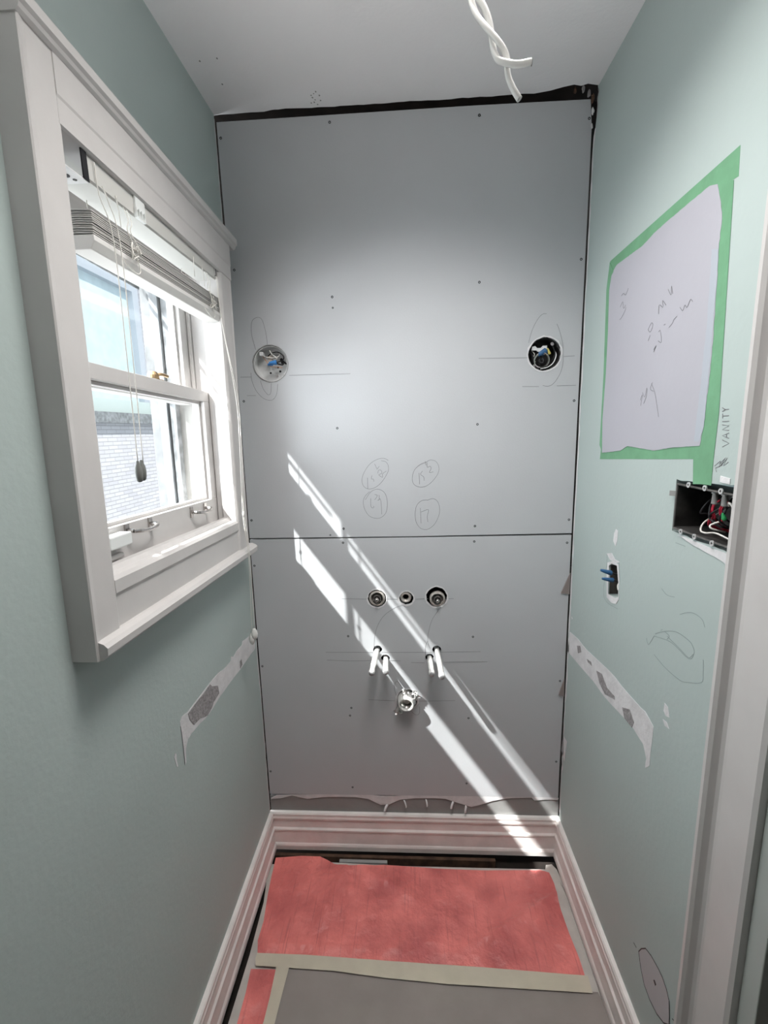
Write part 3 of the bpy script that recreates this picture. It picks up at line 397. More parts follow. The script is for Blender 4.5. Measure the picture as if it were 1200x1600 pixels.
# green tape pieces (each its own strip)
tp = plate('painters_tape', D['tape_top'], [], PX(W-.0001), (-.0002, 0, 0), GREEN); tag(tp, 'green painters tape strip along the slanting top edge of the white patch', 'tape', 'green painters tape around the white patch')
tp = plate('painters_tape', D['tape_right'], [], PX(W-.0005), (-.0002, 0, 0), GREEN); tag(tp, 'long green painters tape strip running down into the open wiring box', 'tape', 'green painters tape around the white patch')
tp = plate('painters_tape', D['tape_bottom'], [], PX(W-.0001), (-.0002, 0, 0), GREEN); tag(tp, 'green painters tape strip along the level bottom edge of the white patch', 'tape', 'green painters tape around the white patch')
tp = plate('painters_tape', D['tape_sliver'], [], PX(W-.0001), (-.0012, 0, 0), GREEN); tag(tp, 'thin painted-over sliver of green tape on the far side of the white patch', 'tape', 'green painters tape around the white patch')

# ------------------------------------------------------------------ drywall sheets on the back wall
def clampx(p): return (min(max(p[0], .0035), .0055 if p[0] < .5 else 1.0155), p[1])
su = [clampx(p) for p in D['sheet_up']]; sl = [clampx(p) for p in D['sheet_lo']]
su = [(x, min(z, 2.330)) for x, z in su]
BL = (.109, 1.689); BR = (.914, 1.690)
V1 = (.408, .949); V2 = (.503, .949); V3 = (.602, .951)
hole_l = circ(*BL, .053, 40, .0008, 1); hole_r = circ(*BR, .047, 32, .0022, 2)
dsu = plate('drywall_sheet', su, [hole_l, hole_r], PB(0), (0, .0127, 0), DRY)
tag(dsu, 'upper grey drywall sheet with two round box openings and pencilled numbers', 'drywall', 'drywall sheets on the end wall')
P1, P2, P3, P4 = (.405, .770), (.430, .738), (.576, .742), (.600, .770)
WP = (.499, .590)
holes = [circ(*V1, .030, 26, .0016, 3), circ(*V2, .023, 22, .002, 4), circ(.600, .953, .034, 26, .0022, 5), circ(*P1, .0150, 18, .0008, 6, 1, 1.0), circ(*P2, .0150, 18, .001, 7), circ(*P3, .0145, 18, .0005, 8), circ(*P4, .0150, 18, .0005, 9), circ(.501, .592, .036, 26, .003, 10)]
# P1/P2 and P3/P4 openings nearly touch, keep them apart
dsl = plate('drywall_sheet', sl, holes, PB(0), (0, .0127, 0), DRY)
tag(dsl, 'lower grey drywall sheet pierced by valves, pipe stubs and drain', 'drywall', 'drywall sheets on the end wall')
for o, key in ((dsu, 'screws_up'), (dsl, 'screws_lo')):
    for i, (x, z) in enumerate(D[key]):
        x = min(max(x, .012), 1.008)
        r = .0036 if not (key == 'screws_up' and i in (8, 17)) else .0028
        s = lathe('screw_head', [(0, -.0004), (r*.4, -.0002), (r*.8, .0004), (r, .0002), (r, -.0003)], (x, -.0002, z), (0, -1, 0), SCREW, o, 12)
for k, o in (('pencil_up', dsu), ('pencil_lo', dsl)):
    for p in D[k]: stroke('pencil_mark', p, PB(-.0002), (0, -1, 0), .0011, PENCIL, o)
# torn paper lip round the hole edges
for nm, c, r, o, sd in (('ragged_paper_rim', V1, .030, dsl, 1), ('ragged_paper_rim', V2, .023, dsl, 2), ('ragged_paper_rim', (.600, .953), .034, dsl, 3), ('ragged_paper_rim', (.501, .592), .036, dsl, 4), ('ragged_paper_rim', BR, .047, dsu, 5)):
    plate(nm, circ(c[0], c[1], r+.0035, 34, .0016, sd), [circ(c[0], c[1], r-.0005, 30, .0012, sd+9)], PB(-.0002), (0, -.0008, 0), PLAS, o)
plate('ragged_paper_rim', circ(BL[0], BL[1], .0545, 44, .001, 6), [circ(BL[0], BL[1], .0525, 44, .0003, 8)], PB(-.0002), (0, -.0006, 0), OLDW, dsu)
for k, (t, lab) in enumerate((([(1.017, 1.031), (.991, .965), (1.017, .961)], 'larger brown triangular shim at the right drywall edge above the pipe stubs'), ([(1.015, .672), (.999, .612), (1.016, .607)], 'smaller brown triangular shim low on the right drywall edge'))):
    s = plate('flap', [(min(x, 1.0175), z) for x, z in t], [], PB(-.0003), (0, -.004, 0), mat('brown_torn_paper', (.27, .23, .22), .8, var=.2)); tag(s, lab, 'flap', 'flaps at the right edge of the drywall')  # torn brown drywall paper flaps, built as thin wedges

# strip of old plaster between sheet and baseboard, torn white edge
op = plate('old_plaster_strip', [(.002, .10), (1.018, .10), (1.018, .213)]+rag((1.018, .222), (.002, .205), 20, .002, 50)[1:], [], PB(.003), (0, .012, 0), OLDW); tag(op, kind='structure'); op.name = 'trim_1'
plate('torn_white_paper', [(min(max(x, .002), 1.017), z) for x, z in D['torn']], [], PB(.002), (0, -.0018, 0), PLAS, op)
for i, (x, z, a) in enumerate([(.424, .180, -.8), (.483, .198, .6), (.56, .203, .3), (.70, .180, -.4), (.655, .196, -.7)]):
    tube('paper_curl', [(x, .001, z), (x+.008*a, -.010, z-.004), (x+.012*a, -.013, z-.015)], .0016, PLAS, op, 6, flat=3)

# ------------------------------------------------------------------ baseboards
prof = [(0, -.002), (.0185, -.002), (.0195, .016), (.0175, .022), (.0150, .026), (.0140, .066), (.0135, .070), (.0165, .0745), (.0165, .081), (.0115, .087), (.0108, .113), (.0140, .119), (.0150, .126), (.0130, .132), (.0135, .141), (.0100, .146), (0, .147)]
prof = [(a*.92, b) for a, b in prof]
bm = bmesh.new(); prism_x(bm, [(.002-a, b) for a, b in prof], .0, W); bbk = obj('baseboard_back', bm, BASE); tag(bbk, kind='structure')
bm = bmesh.new(); prism_y(bm, prof, YB, -.012); bbl = obj('baseboard_left', bm, BASE); tag(bbl, kind='structure')
bm = bmesh.new(); prism_y(bm, [(W-a, b) for a, b in prof], -.700, -.012); bbr = obj('baseboard_right', bm, BASE); tag(bbr, kind='structure')

# ------------------------------------------------------------------ door and casing on the right
d1 = root('door_1', kind='structure')
# casing profile in (x, y) swept up
cp = [(W, -.700), (W-.026, -.701), (W-.027, -.709), (W-.022, -.713), (W-.012, -.716), (W-.008, -.720), (W-.007, -.735), (W-.011, -.739), (W-.019, -.741), (W-.020, -.8), (W-.016, -.806), (W, -.806)]
bm = bmesh.new(); prism_z(bm, cp, -.01, 2.13); obj('casing', bm, TRIM, d1)
bm = bmesh.new(); prism_z(bm, [(W, -1.65), (W-.02, -1.65), (W-.02, -1.745), (W-.027, -1.75), (W, -1.75)], -.01, 2.13); obj('casing', bm, TRIM, d1)
boxo('casing', (W-.02, W, -1.65, -.806, 2.06, 2.13), TRIM, d1)
boxo('jamb', (W-.006, W+.12, -.838, -.8065, -.01, 2.06), JGREY, d1)
boxo('jamb', (W-.006, W+.12, -1.65, -1.62, -.01, 2.06), JGREY, d1)
boxo('door_panel', (W+.045, W+.08, -1.62, -.838, -.01, 2.05), DOORM, d1)
boxo('door_stop', (W+.03, W+.044, -.850, -.838, -.01, 2.05), DOORM, d1)

# ------------------------------------------------------------------ window
w1 = root('window_1', kind='structure', loc=(0, -.4, 1.6)); w1.rotation_euler.x = -.027      # the old window hangs slightly out of level
CX = .040
def wbox(n, d, m=TRIM, p=w1, b=.0015): return boxo(n, d, m, p, b)
# near casing (thick), with a bead line; far casing; head; cap
bm = bmesh.new(); prism_z(bm, [(0, -.7640), (CX, -.7640), (CX+.002, -.762), (CX+.0005, -.755), (CX, -.752), (CX, -.706), (CX-.002, -.702), (0, -.701)], 1.138, 1.995); obj('casing_near', bm, TRIM, w1)
bm = bmesh.new(); prism_z(bm, [(0, -.168), (CX-.006, -.168), (CX-.002, -.164), (CX, -.160), (CX, -.108), (CX-.004, -.104), (CX-.002, -.101), (CX, -.096), (CX-.002, -.092), (0, -.092)], 1.16, 1.9035); obj('casing_far', bm, TRIM, w1)
bm = bmesh.new(); prism_y(bm, [(0, 1.904), (CX-.003, 1.904), (CX+.0003, 1.907), (CX+.0003, 1.940), (CX+.0015, 1.944), (CX+.0015, 1.995), (0, 1.995)], -.707, -.0915); obj('casing_head', bm, TRIM, w1)
bm = bmesh.new(); prism_y(bm, [(0, 1.995), (CX+.002, 1.995), (CX+.006, 1.999), (CX+.008, 2.004), (CX+.012, 2.008), (CX+.012, 2.022), (0, 2.028)], -.766, -.060); obj('casing_cap', bm, TRIM, w1)
# stool and apron
bm = bmesh.new(); prism_y(bm, [(-.12, 1.222), (CX-.003, 1.222), (CX-.001, 1.226), (CX-.001, 1.247), (CX-.006, 1.253), (.018, 1.255), (.012, 1.262), (-.002, 1.262), (-.010, 1.256), (-.12, 1.246)], -.702, -.167); obj('stool', bm, TRIM, w1)
bm = bmesh.new(); prism_y(bm, [(-.10, 1.15), (CX-.005, 1.15), (CX-.005, 1.2185), (CX-.004, 1.222), (-.10, 1.222)], -.702, -.1); obj('apron', bm, TRIM, w1)
bm = bmesh.new(); prism_y(bm, [(0, 1.138), (CX+.006, 1.138), (CX+.015, 1.146), (CX+.016, 1.158), (CX+.010, 1.164), (CX, 1.168), (0, 1.168)], -.760, -.068); obj('ledge', bm, TRIM, w1)
# jamb liner, stops and parting beads (depth -x)
wbox('jamb_side', (-.16, 0, WY0, WY0+.012, 1.2, 1.93)); wbox('jamb_side', (-.0565, 0, WY1-.012, WY1, 1.2, 1.93)); wbox('jamb_outer', (-.16, -.0565, WY1-.012, WY1, 1.2, 1.93), mat('cream_old_paint', (.36, .35, .33), .6, var=.15, vscale=30))
wbox('jamb_head', (-.16, 0, WY0+.012, WY1-.012, 1.918, 1.93)); wbox('outer_sill', (-.20, -.0, WY0+.012, WY1-.012, 1.2, 1.235))
for y0, y1 in ((WY0+.012, WY0+.03), (WY1-.026, WY1-.012)): wbox('stop_bead', (-.018, -.002, y0, y1, 1.236, 1.918))
for y0, y1 in ((WY0+.012, WY0+.022), (WY1-.020, WY1-.012)): wbox('parting_bead', (-.066, -.057, y0, y1, 1.236, 1.918))
YN, YF = WY0+.0125, WY1-.0125
def sash(name, x0, x1, z0, z1, zr0, zr1, st):
    s = bmesh.new()
    box(s, x0, x1, YN, YF, z0, zr0); box(s, x0, x1, YN, YF, zr1, z1)
    box(s, x0, x1, YN, YN+st, zr0, zr1); box(s, x0, x1, YF-st, YF, zr0, zr1)
    so = obj(name, s, TRIM, w1, bevel=.0015)
    xm = (x0+x1)/2-.004
    # glazing bevels
    for (ya, yb, za, zb) in ((YN+st, YN+st+.007, zr0, zr1), (YF-st-.007, YF-st, zr0, zr1), (YN+st+.007, YF-st-.007, zr0, zr0+.007), (YN+st+.007, YF-st-.007, zr1-.007, zr1)):
        boxo('glazing_bead', (xm-.003, xm+.009, ya, yb, za, zb), TRIM, so, .001)
    boxo('pane', (xm-.002, xm+.001, YN+st-.002, YF-st+.002, zr0-.002, zr1+.002), GLASS, so, 0)
    return so
s_lo = sash('lower_sash', -.054, -.020, 1.237, 1.605, 1.318, 1.577, .040)
s_up = sash('upper_sash', -.100, -.067, 1.572, 1.917, 1.602, 1.875, .040)
def pull(y0, y1, z):
    bm = bmesh.new()
    for y in (y0, y1):
        box(bm, -.020, -.0165, y-.006, y+.006, z-.013, z+.013)
        tube_bm(bm, [(-.018, y, z), (-.004, y, z)], .0042, 8, False)
    tube_bm(bm, [(-.004, y0-.002, z), (.002, y0+.012, z-.002), (.004, (y0+y1)/2, z-.004), (.002, y1-.012, z-.002), (-.004, y1+.002, z)], .0040, 8)
    o = obj('lift_handle', bm, CHROME, s_lo, smooth=True); e = o.modifiers.new('edges', 'EDGE_SPLIT'); e.split_angle = .6
    o['label'] = 'tarnished chrome bar handle'
pull(-.570, -.492, 1.304); pull(-.312, -.238, 1.300)
bm = bmesh.new(); box(bm, -.052, -.030, -.41, -.362, 1.605, 1.609)
lathe_bm(bm, [(0, .016), (.008, .015), (.012, .008), (.013, .0)], (-.041, -.386, 1.609), (0, 0, 1), 16); tube_bm(bm, [(-.041, -.386, 1.617), (-.030, -.370, 1.620), (-.026, -.352, 1.618)], .0035, 8)
lk = obj('sash_lock', bm, BRASS, s_lo, smooth=False); lk['label'] = 'brass sash lock'
bm = bmesh.new(); box(bm, -.0195, .006, -.655, -.592, 1.284, 1.308); obj('stop_block', bm, CLEAR, w1, bevel=.003)
bm = bmesh.new(); box(bm, -.0195, -.006, -.655, -.602, 1.262, 1.272); obj('stop_block', bm, TRIM, w1, bevel=.003)
# storm frame outside
bm = bmesh.new(); box(bm, -.150, -.128, YN, YF, 1.236, 1.256); box(bm, -.150, -.128, YN, YF, 1.895, 1.917); box(bm, -.150, -.128, YN, YN+.022, 1.256, 1.895); box(bm, -.150, -.128, YF-.03, YF, 1.256, 1.895)
obj('storm_frame', bm, mat('dull_aluminium', (.20, .21, .22), .5, .2, var=.3, vscale=30), w1, bevel=.001)

wbox('blind_stop', (-.125, -.108, YF-.022, YF, 1.236, 1.917), SILLX)
wbox('streak_trim_bar', (-.146, -.134, YN+.022, YF-.03, 1.603, 1.633), TRIM)  # hidden bar added behind the meeting rail to trim the lower sun streak
wbox('streak_split_rail', (-.192, -.188, YN, YF, 1.874, 1.887), SILLX)  # rail added out of view to split the upper sun streak
wbox('outer_head', (-.20, -.16, WY0-.08, WY1+.02, 1.915, 1.99), SILLX)
# outside casing leg beyond the opening
wbox('outer_casing', (-.195, -.16, WY1-.004, WY1+.09, 1.15, 1.93), mat('weathered_outer_paint', (.14, .145, .15), .8, var=.4, vscale=25))

# ------------------------------------------------------------------ blind
bl = root('window_blind', 'raised white slatted blind bunched up near the top of the window', 'blind', loc=(0, -.40, 1.78))
def rel(o):
    o.parent = bl; o.matrix_parent_inverse = Matrix.Translation((0, .40, -1.78)); return o
bm = bmesh.new(); prism_y(bm, [(-.018, 1.873), (.030, 1.873), (.033, 1.876), (.033, 1.914), (.030, 1.917), (-.018, 1.917), (-.018, 1.912), (.026, 1.912), (.026, 1.878), (-.018, 1.878)], -.640, -.172); rel(obj('headrail', bm, mat('cream_headrail', (.55, .545, .52), .45)))
bm = bmesh.new()
r5 = random.Random(3)
for i in range(11):
    z = 1.797+i*.0032; o = r5.uniform(-.0012, .0012)
    prism_y(bm, [(-.016+o, z), (.009+o, z+.0016), (.034+o, z), (.034+o, z+.0010), (.009+o, z+.0026), (-.016+o, z+.0010)], -.645+r5.uniform(-.001, .001), -.158)
rel(obj('slats', bm, BLIND))
bm = bmesh.new(); prism_y(bm, [(-.014, 1.7955), (.034, 1.7955), (.034, 1.787), (.027, 1.774), (-.008, 1.774), (-.014, 1.787)], -.645, -.158); rel(obj('bottom_rail', bm, mat('white_vinyl', (.68, .67, .65), .4), bevel=.0015))
def bracket(y0, y1, openy):
    bm = bmesh.new(); t = .0015
    box(bm, -.018, .034, y0, y0+t, 1.868, 1.917) if openy < 0 else box(bm, -.018, .034, y1-t, y1, 1.868, 1.917)
    box(bm, -.018, .034, y0, y1, 1.868, 1.868+t); box(bm, -.018, .034, y0, y1, 1.9155, 1.917)
    box(bm, -.018, -.0165, y0, y1, 1.868, 1.917)
    return rel(obj('bracket', bm, GALV))
b1_ = bracket(-.696, -.641, -1); 
bm = bmesh.new(); box(bm, .033, .0342, -.180, -.170, 1.879, 1.915); rel(obj('bracket', bm, TRIM))
bm = bmesh.new(); box(bm, .0342, .0350, -.1735, -.1720, 1.881, 1.908); box(bm, .0342, .0350, -.180, -.1720, 1.9065, 1.908); box(bm, .0342, .0350, -.180, -.1720, 1.880, 1.8815); rel(obj('bracket_latch', bm, BLKW))
bm = bmesh.new(); box(bm, .033, .0350, -.652, -.640, 1.869, 1.916); rel(obj('end_cap', bm, BLKW))
for (y, z, q) in ((-.690, 1.905, .004), (-.690, 1.892, .006)):
    rel(lathe('bracket_hole', [(0, .0005), (q*.5, .0004), (q*.5, 0)], (.0, -.6945, z), (0, 1, 0), GALVD, None, 10))
for (x, y, q) in ((.010, -.682, .004), (.015, -.665, .006), (.02, -.652, .003)):
    rel(lathe('bracket_hole', [(q*.3, .0005), (q, .0005), (q, 0)], (x, y, 1.868), (0, 0, -1), GALVD, None, 12))
bm = bmesh.new(); prism_y(bm, [(.0335, 1.886), (.0365, 1.886), (.0370, 1.904), (.0335, 1.918), ], -.520, -.490)
for k in range(4): box(bm, .034, .0385, -.522+k*.009, -.520+k*.009, 1.872, 1.888)
box(bm, .034, .0385, -.522, -.494, 1.8705, 1.8725)
rel(obj('valance_clip', bm, CLEAR))
def cord(name, pts, r=.0009, m=CORD): return rel(tube(name, pts, r, m, None, 6))
cord('lift_cord', [(.036, -.625, 1.905), (.036, -.622, 1.86), (.042, -.608, 1.80), (.043, -.612, 1.60), (.043, -.617, 1.437)])
cord('lift_cord', [(.036, -.612, 1.878), (.038, -.604, 1.86), (.043, -.592, 1.80), (.043, -.595, 1.60), (.043, -.601, 1.437)])
for y in (-.617, -.6015):
    rel(lathe('tassel', [(0, .006), (.0022, .006), (.0034, .001), (.0058, -.006), (.0066, -.014), (.0062, -.022), (.0050, -.0285), (.0028, -.031), (0, -.031)], (.043 if y < -.61 else .040, y, 1.436 if y < -.61 else 1.437), (0, 0, 1), TASS, None, 16))
def loops(y0, z0, n, s, seed):
    r6 = random.Random(seed); pts = [(.030, y0, 1.878), (.036, y0+.004, 1.855), (.037, y0-.004, 1.836)]
    for k in range(n): pts.append((.038+r6.uniform(0, .010), y0+r6.uniform(-s, s), z0+r6.uniform(-s*.9, s*1.3)))
    return pts
for y0, sd in ((-.552, 1), (-.232, 2)):
    cord('cord_tangle', loops(y0, 1.800, 10, .013, sd), .0009)
    cord('cord_tangle', loops(y0+.01, 1.803, 9, .011, sd+5), .0009)
    cord('ladder_cord', [(.034, y0-.022, 1.882), (.035, y0-.020, 1.86), (.035, y0-.018, 1.835)], .0008)
    cord('ladder_cord', [(-.012, y0-.03, 1.882), (-.012, y0-.03, 1.835)], .0008)
    cord('cord_loop', [(.036, y0-.03, 1.785), (.037, y0-.015, 1.776), (.038, y0+.010, 1.770), (.038, y0+.022, 1.778), (.037, y0+.016, 1.796), (.036, y0+.002, 1.80)], .0009)
cord('lift_cord', [(.036, -.30, 1.884), (.036, -.302, 1.84)], .0008)
# tilt cords at the far end
cord('tilt_cord', [(.036, -.172, 1.880), (.040, -.172, 1.77), (.064, -.170, 1.58), (.064, -.170, 1.46), (.056, -.170, 1.268), (.062, -.170, 1.18), (.062, -.168, 1.08), (.056, -.168, .92)])
cord('tilt_cord', [(.036, -.178, 1.880), (.042, -.178, 1.77), (.061, -.174, 1.58), (.061, -.174, 1.46), (.054, -.174, 1.266), (.060, -.174, 1.17), (.059, -.174, 1.08), (.051, -.172, .905)])
rel(lathe('cord_knot', [(0, .007), (.003, .005), (.0042, 0), (.003, -.005), (0, -.007)], (.055, -.172, 1.266), (0, 0, 1), CORD, None, 10))
for (x, z) in ((.058, .906), (.050, .892)):
    o = rel(lathe('tassel', [(0, .018), (.004, .017), (.0078, .010), (.0095, 0), (.0078, -.010), (.004, -.017), (0, -.018)], (x, -.170, z), (0, 0, 1), mat('white_tassel', (.66, .65, .63), .5), None, 16)); o['label'] = 'white oval cord tassel'

# ------------------------------------------------------------------ electrical boxes on the back wall
def wire(n, pts, m, par, r=.0011): return tube(n, pts, r, m, par, 7)
def nut(n, p, d, m, par, L=.018, r=.0055):
    return lathe(n, [(0, L), (r*.45, L), (r*.7, L*.7), (r*.85, L*.35), (r, .002), (r*.8, 0), (0, 0)], p, d, m, par, 12)
x, z = BL
eb = root('ceiling_style_junction_box', 'bright round metal junction box set in the drywall beside the window', 'electrical box', loc=(x, .02, z)); eb.name = 'junction_box'
def rl(o, r): o.parent = r; o.matrix_parent_inverse = Matrix.Translation(-Vector(r.location)); return o
def mk(r):
    return lambda o: rl(o, r)
k = mk(eb)
k(lathe('box_shell', [(.0515, -.018), (.0500, -.018), (.0495, .018), (0, .018), (0, .020), (.0515, .020), (.0515, -.018)], (x, .0205, z), (0, 1, 0), GALV, None, 40))
for (dx, dz, q) in ((.012, -.006, .003), (.018, -.018, .0035), (-.012, -.022, .003), (.028, .008, .006), (.024, .016, .005)):
    k(lathe('knockout_hole', [(0, .0008), (q, .0008), (q, 0)], (x+dx, .0383, z+dz), (0, -1, 0), BLKW, None, 12))
for (dx, dz, s) in ((-.026, -.006, .009), (.008, -.032, .008)):
    k(lathe('knockout_disc', [(0, .0018), (s*.8, .0018), (s, .0008), (s, 0)], (x+dx, .0383, z+dz), (0, -1, 0), GALV, None, 18))
k(lathe('ground_screw', [(0, .004), (.004, .004), (.0045, .0)], (x+.008, .0365, z-.032), (0, -1, 0), CHROME, None, 12))
k(lathe('ground_screw', [(0, .003), (.0025, .003), (.003, .0)], (x+.029, .0375, z-.030), (0, -1, 0), CHROME, None, 10))
k(nut('wire_nut', (x+.018, .004, z+.004), (-1, -.2, -.1), BLUEN, None, .022, .0075)); k(nut('wire_nut', (x+.006, .006, z+.001), (-1, -.2, -.2), BLUEN, None, .016, .006))
k(wire('black_wire', [(x+.012, .012, z+.004), (x+.034, .012, z+.010), (x+.038, .010, z+.022), (x+.022, .010, z+.034), (x+.002, .012, z+.032), (x-.010, .014, z+.024)], BLKW, None, .0016))
k(wire('black_wire', [(x+.016, .014, z+.002), (x+.032, .016, z-.002), (x+.036, .022, z+.006), (x+.040, .03, z+.002)], BLKW, None, .0022))
k(wire('white_wire', [(x-.030, .018, z+.030), (x-.022, .010, z+.024), (x-.010, .010, z+.020), (x+.010, .010, z+.018), (x+.024, .014, z+.024), (x+.020, .02, z+.036)], WHW, None, .0016))
k(wire('white_wire', [(x-.004, .012, z+.040), (x+.004, .010, z+.028), (x+.018, .012, z+.016), (x+.006, .014, z+.012)], WHW, None, .0016))
k(wire('copper_wire', [(x-.028, .016, z+.026), (x-.014, .010, z+.008), (x-.004, .012, z-.006), (x+.020, .016, z-.008), (x+.030, .02, z-.010)], COPW, None, .0009))
k(wire('copper_wire', [(x-.004, .012, z-.006), (x+.000, .02, z-.018), (x+.006, .034, z-.028)], GALV, None, .0009))
bm = bmesh.new(); box(bm, x-.034, x-.022, .006, .030, z+.024, z+.036); o = k(obj('cable_clamp', bm, GALV, bevel=.002))
bm = bmesh.new(); box(bm, x-.012, x+.004, .014, .022, z+.006, z+.026); k(obj('folded_tape', bm, mat('beige_tape', (.6, .52, .45), .6), bevel=.002))
x, z = BR
eb = root('junction_box', 'dark round junction box crammed with wires in the drywall near the right wall', 'electrical box', loc=(x, .02, z)); k = mk(eb)
k(lathe('box_shell', [(.0445, -.016), (.0435, -.016), (.0430, .030), (0, .030), (0, .032), (.0445, .032), (.0445, -.016)], (x, .0205, z), (0, 1, 0), GALVD, None, 36))
bm = bmesh.new()
prism_prof = [(x-.036, z+.012), (x-.034, z+.022), (x-.026, z+.024), (x-.020, z+.018), (x-.010, z+.018), (x-.004, z+.024), (x+.008, z+.024), (x+.008, z+.014), (x-.004, z+.008), (x-.018, z+.008), (x-.022, z+.012)]
a = [bm.verts.new((p, .006, q)) for p, q in prism_prof]; b = [bm.verts.new((p, .009, q)) for p, q in prism_prof]
for i in range(len(a)): bm.faces.new((a[i], a[(i+1) % len(a)], b[(i+1) % len(a)], b[i]))
bm.faces.new(a); bm.faces.new(b[::-1]); k(obj('mounting_strap', bm, mat('bright_zinc', (.8, .8, .8), .35, .4)))
k(nut('wire_nut', (x+.006, .010, z+.010), (-1, -.3, -.5), BLUED, None, .026, .010)); k(nut('wire_nut', (x+.016, .006, z-.000), (-.5, -.2, 1), YEL, None, .018, .0045))
k(lathe('fixture_ring', [(.021, -.004), (.023, -.003), (.023, .006), (.018, .006), (.018, -.003), (.021, -.004)], (x-.006, .010, z-.016), (.1, 1, .3), CHROME, None, 26))
k(wire('black_wire', [(x-.038, .02, z+.006), (x-.032, .008, z-.002), (x-.030, .010, z-.018), (x-.026, .014, z-.026)], BLKW, None, .0024))
k(wire('black_wire', [(x-.010, .014, z-.006), (x+.000, .010, z-.014), (x-.004, .010, z-.024), (x-.012, .012, z-.018), (x-.006, .012, z-.010)], BLKW, None, .003))
k(wire('black_wire', [(x+.020, .014, z+.030), (x+.028, .010, z+.016), (x+.032, .010, z+.0), (x+.026, .012, z-.016)], BLKW, None, .002))
k(wire('white_wire', [(x-.034, .014, z+.012), (x-.026, .010, z+.002), (x-.030, .010, z-.010), (x-.022, .012, z-.020)], WHW, None, .0012))
k(wire('white_wire', [(x+.034, .018, z+.010), (x+.036, .010, z-.004), (x+.028, .008, z-.024), (x+.012, .008, z-.036), (x-.008, .010, z-.040)], GALV, None, .0016))
k(lathe('ground_screw', [(0, .005), (.005, .005), (.006, 0)], (x+.022, .010, z+.028), (0, -1, 0), CHROME, None, 12)); k(lathe('ground_screw', [(0, .005), (.004, .005), (.005, 0)], (x-.028, .010, z-.032), (0, -1, 0), CHROME, None, 12))

# ------------------------------------------------------------------ plumbing
def valve(x, z, lab, R=.0265, dx=0, dz=0):
    r = root('faucet_valve', lab, 'valve', 'faucet valves in a row', loc=(x, .01, z)); k = mk(r)
    k(lathe('valve_body', [(R*.6, .02), (R*.98, .012), (R, .002), (R*.95, -.002), (R*.78, -.004), (R*.70, -.001), (R*.68, .010), (R*.5, .014), (0, .014)], (x+dx, .002, z+dz), (0, 1, 0), mat('pale_worn_brass', (.58, .54, .50), .35, .35, var=.2, vscale=80), None, 28))
    k(lathe('valve_collar', [(R*.46, .014), (R*.50, -.004), (R*.44, -.008), (R*.36, -.008), (R*.34, .010)], (x+dx, .002, z+dz), (0, 1, 0), mat('worn_nickel', (.42, .40, .39), .3, .9), None, 22))
    k(lathe('valve_stem', [(R*.26, .012), (R*.26, -.014), (R*.20, -.020), (R*.10, -.022), (0, -.022)], (x+dx, .002, z+dz), (0, 1, 0), CHROME, None, 16))
valve(*V1, 'chrome valve with protruding stem, leftmost fitting of the upper row of three')
valve(*V3, 'chrome valve with a dark gap above it, rightmost fitting of the upper row of three', .0255, .001, -.006)
r = root('spout_outlet', 'open brass pipe end between the two chrome valves', 'pipe', loc=(V2[0], .01, V2[1])); k = mk(r)
k(lathe('fitting', [(.0185, .03), (.0185, .004), (.0175, -.003), (.0145, -.004), (.0110, -.002), (.0095, .002), (.0095, .030)], (V2[0]-.002, .004, V2[1]+.002), (.05, 1, .1), mat('pale_worn_brass', (.58, .54, .50), .35, .35, var=.2, vscale=80), None, 24))
k(lathe('bore', [(.0098, .004), (.0090, .018), (0, .020)], (V2[0]-.002, .004, V2[1]+.002), (.05, 1, .1), DARK, None, 20))
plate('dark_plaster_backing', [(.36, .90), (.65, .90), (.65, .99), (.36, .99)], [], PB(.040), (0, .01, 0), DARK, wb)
def stub(base, tip, lab):
    b = Vector((base[0], .03, base[1])); t = Vector(tip); r = root('supply_pipe', lab, 'pipe', 'capped supply pipe stubs', loc=(base[0], 0, base[1])); k = mk(r)
    d = (t-b).normalized(); k(tube('pipe', [b, t], .0088, PIPE, None, 18, False))
    k(lathe('cap', [(.0084, 0), (.0086, .001), (.0080, .0035), (.0066, .0045), (0, .0050)], t, d, mat('dull_cap_grey', (.40, .40, .41), .4, .3), None, 18))
    k(lathe('rolled_end', [(.0088, -.012), (.0098, -.010), (.0098, -.002), (.0088, 0)], t, d, PIPE, None, 18))
stub(P1, (.3905, -.090, .737), 'long pale supply pipe stub at the far left of the four')
stub(P2, (.434, -.065, .727), 'short pale supply pipe stub right beside the leftmost long one')
stub(P3, (.5795, -.075, .726), 'short pale supply pipe stub of the right-hand pair')
stub(P4, (.609, -.105, .734), 'long pale supply pipe stub at the far right with a dark end')
r = root('drain_pipe', 'short white drain stub with crumpled foil under the pipe stubs', 'pipe', loc=(WP[0], 0, WP[1])); k = mk(r)
wx, wz = WP
k(lathe('drain_tube', [(.0265, .04), (.0265, .0), (.0295, -.0015), (.0295, -.010), (.0275, -.014), (.0262, -.030), (.0240, -.034), (.0205, -.034), (.0195, -.028), (.0195, .02), (0, .02)], (wx-.002, 0, wz+.002), (.03, 1, .04), mat('white_plastic_pipe', (.66, .65, .63), .25, 0), None, 28))
k(lathe('inner_liner', [(.0190, .0), (.0150, .004), (.0110, .012), (0, .014)], (wx-.001, -.024, wz+.001), (.03, 1, .04), CHROME, None, 20))
k(lathe('slip_nut', [(.0285, -.001), (.0320, -.002), (.0325, -.008), (.0295, -.012)], (wx-.002, 0, wz+.002), (.03, 1, .04), FOIL, None, 12))
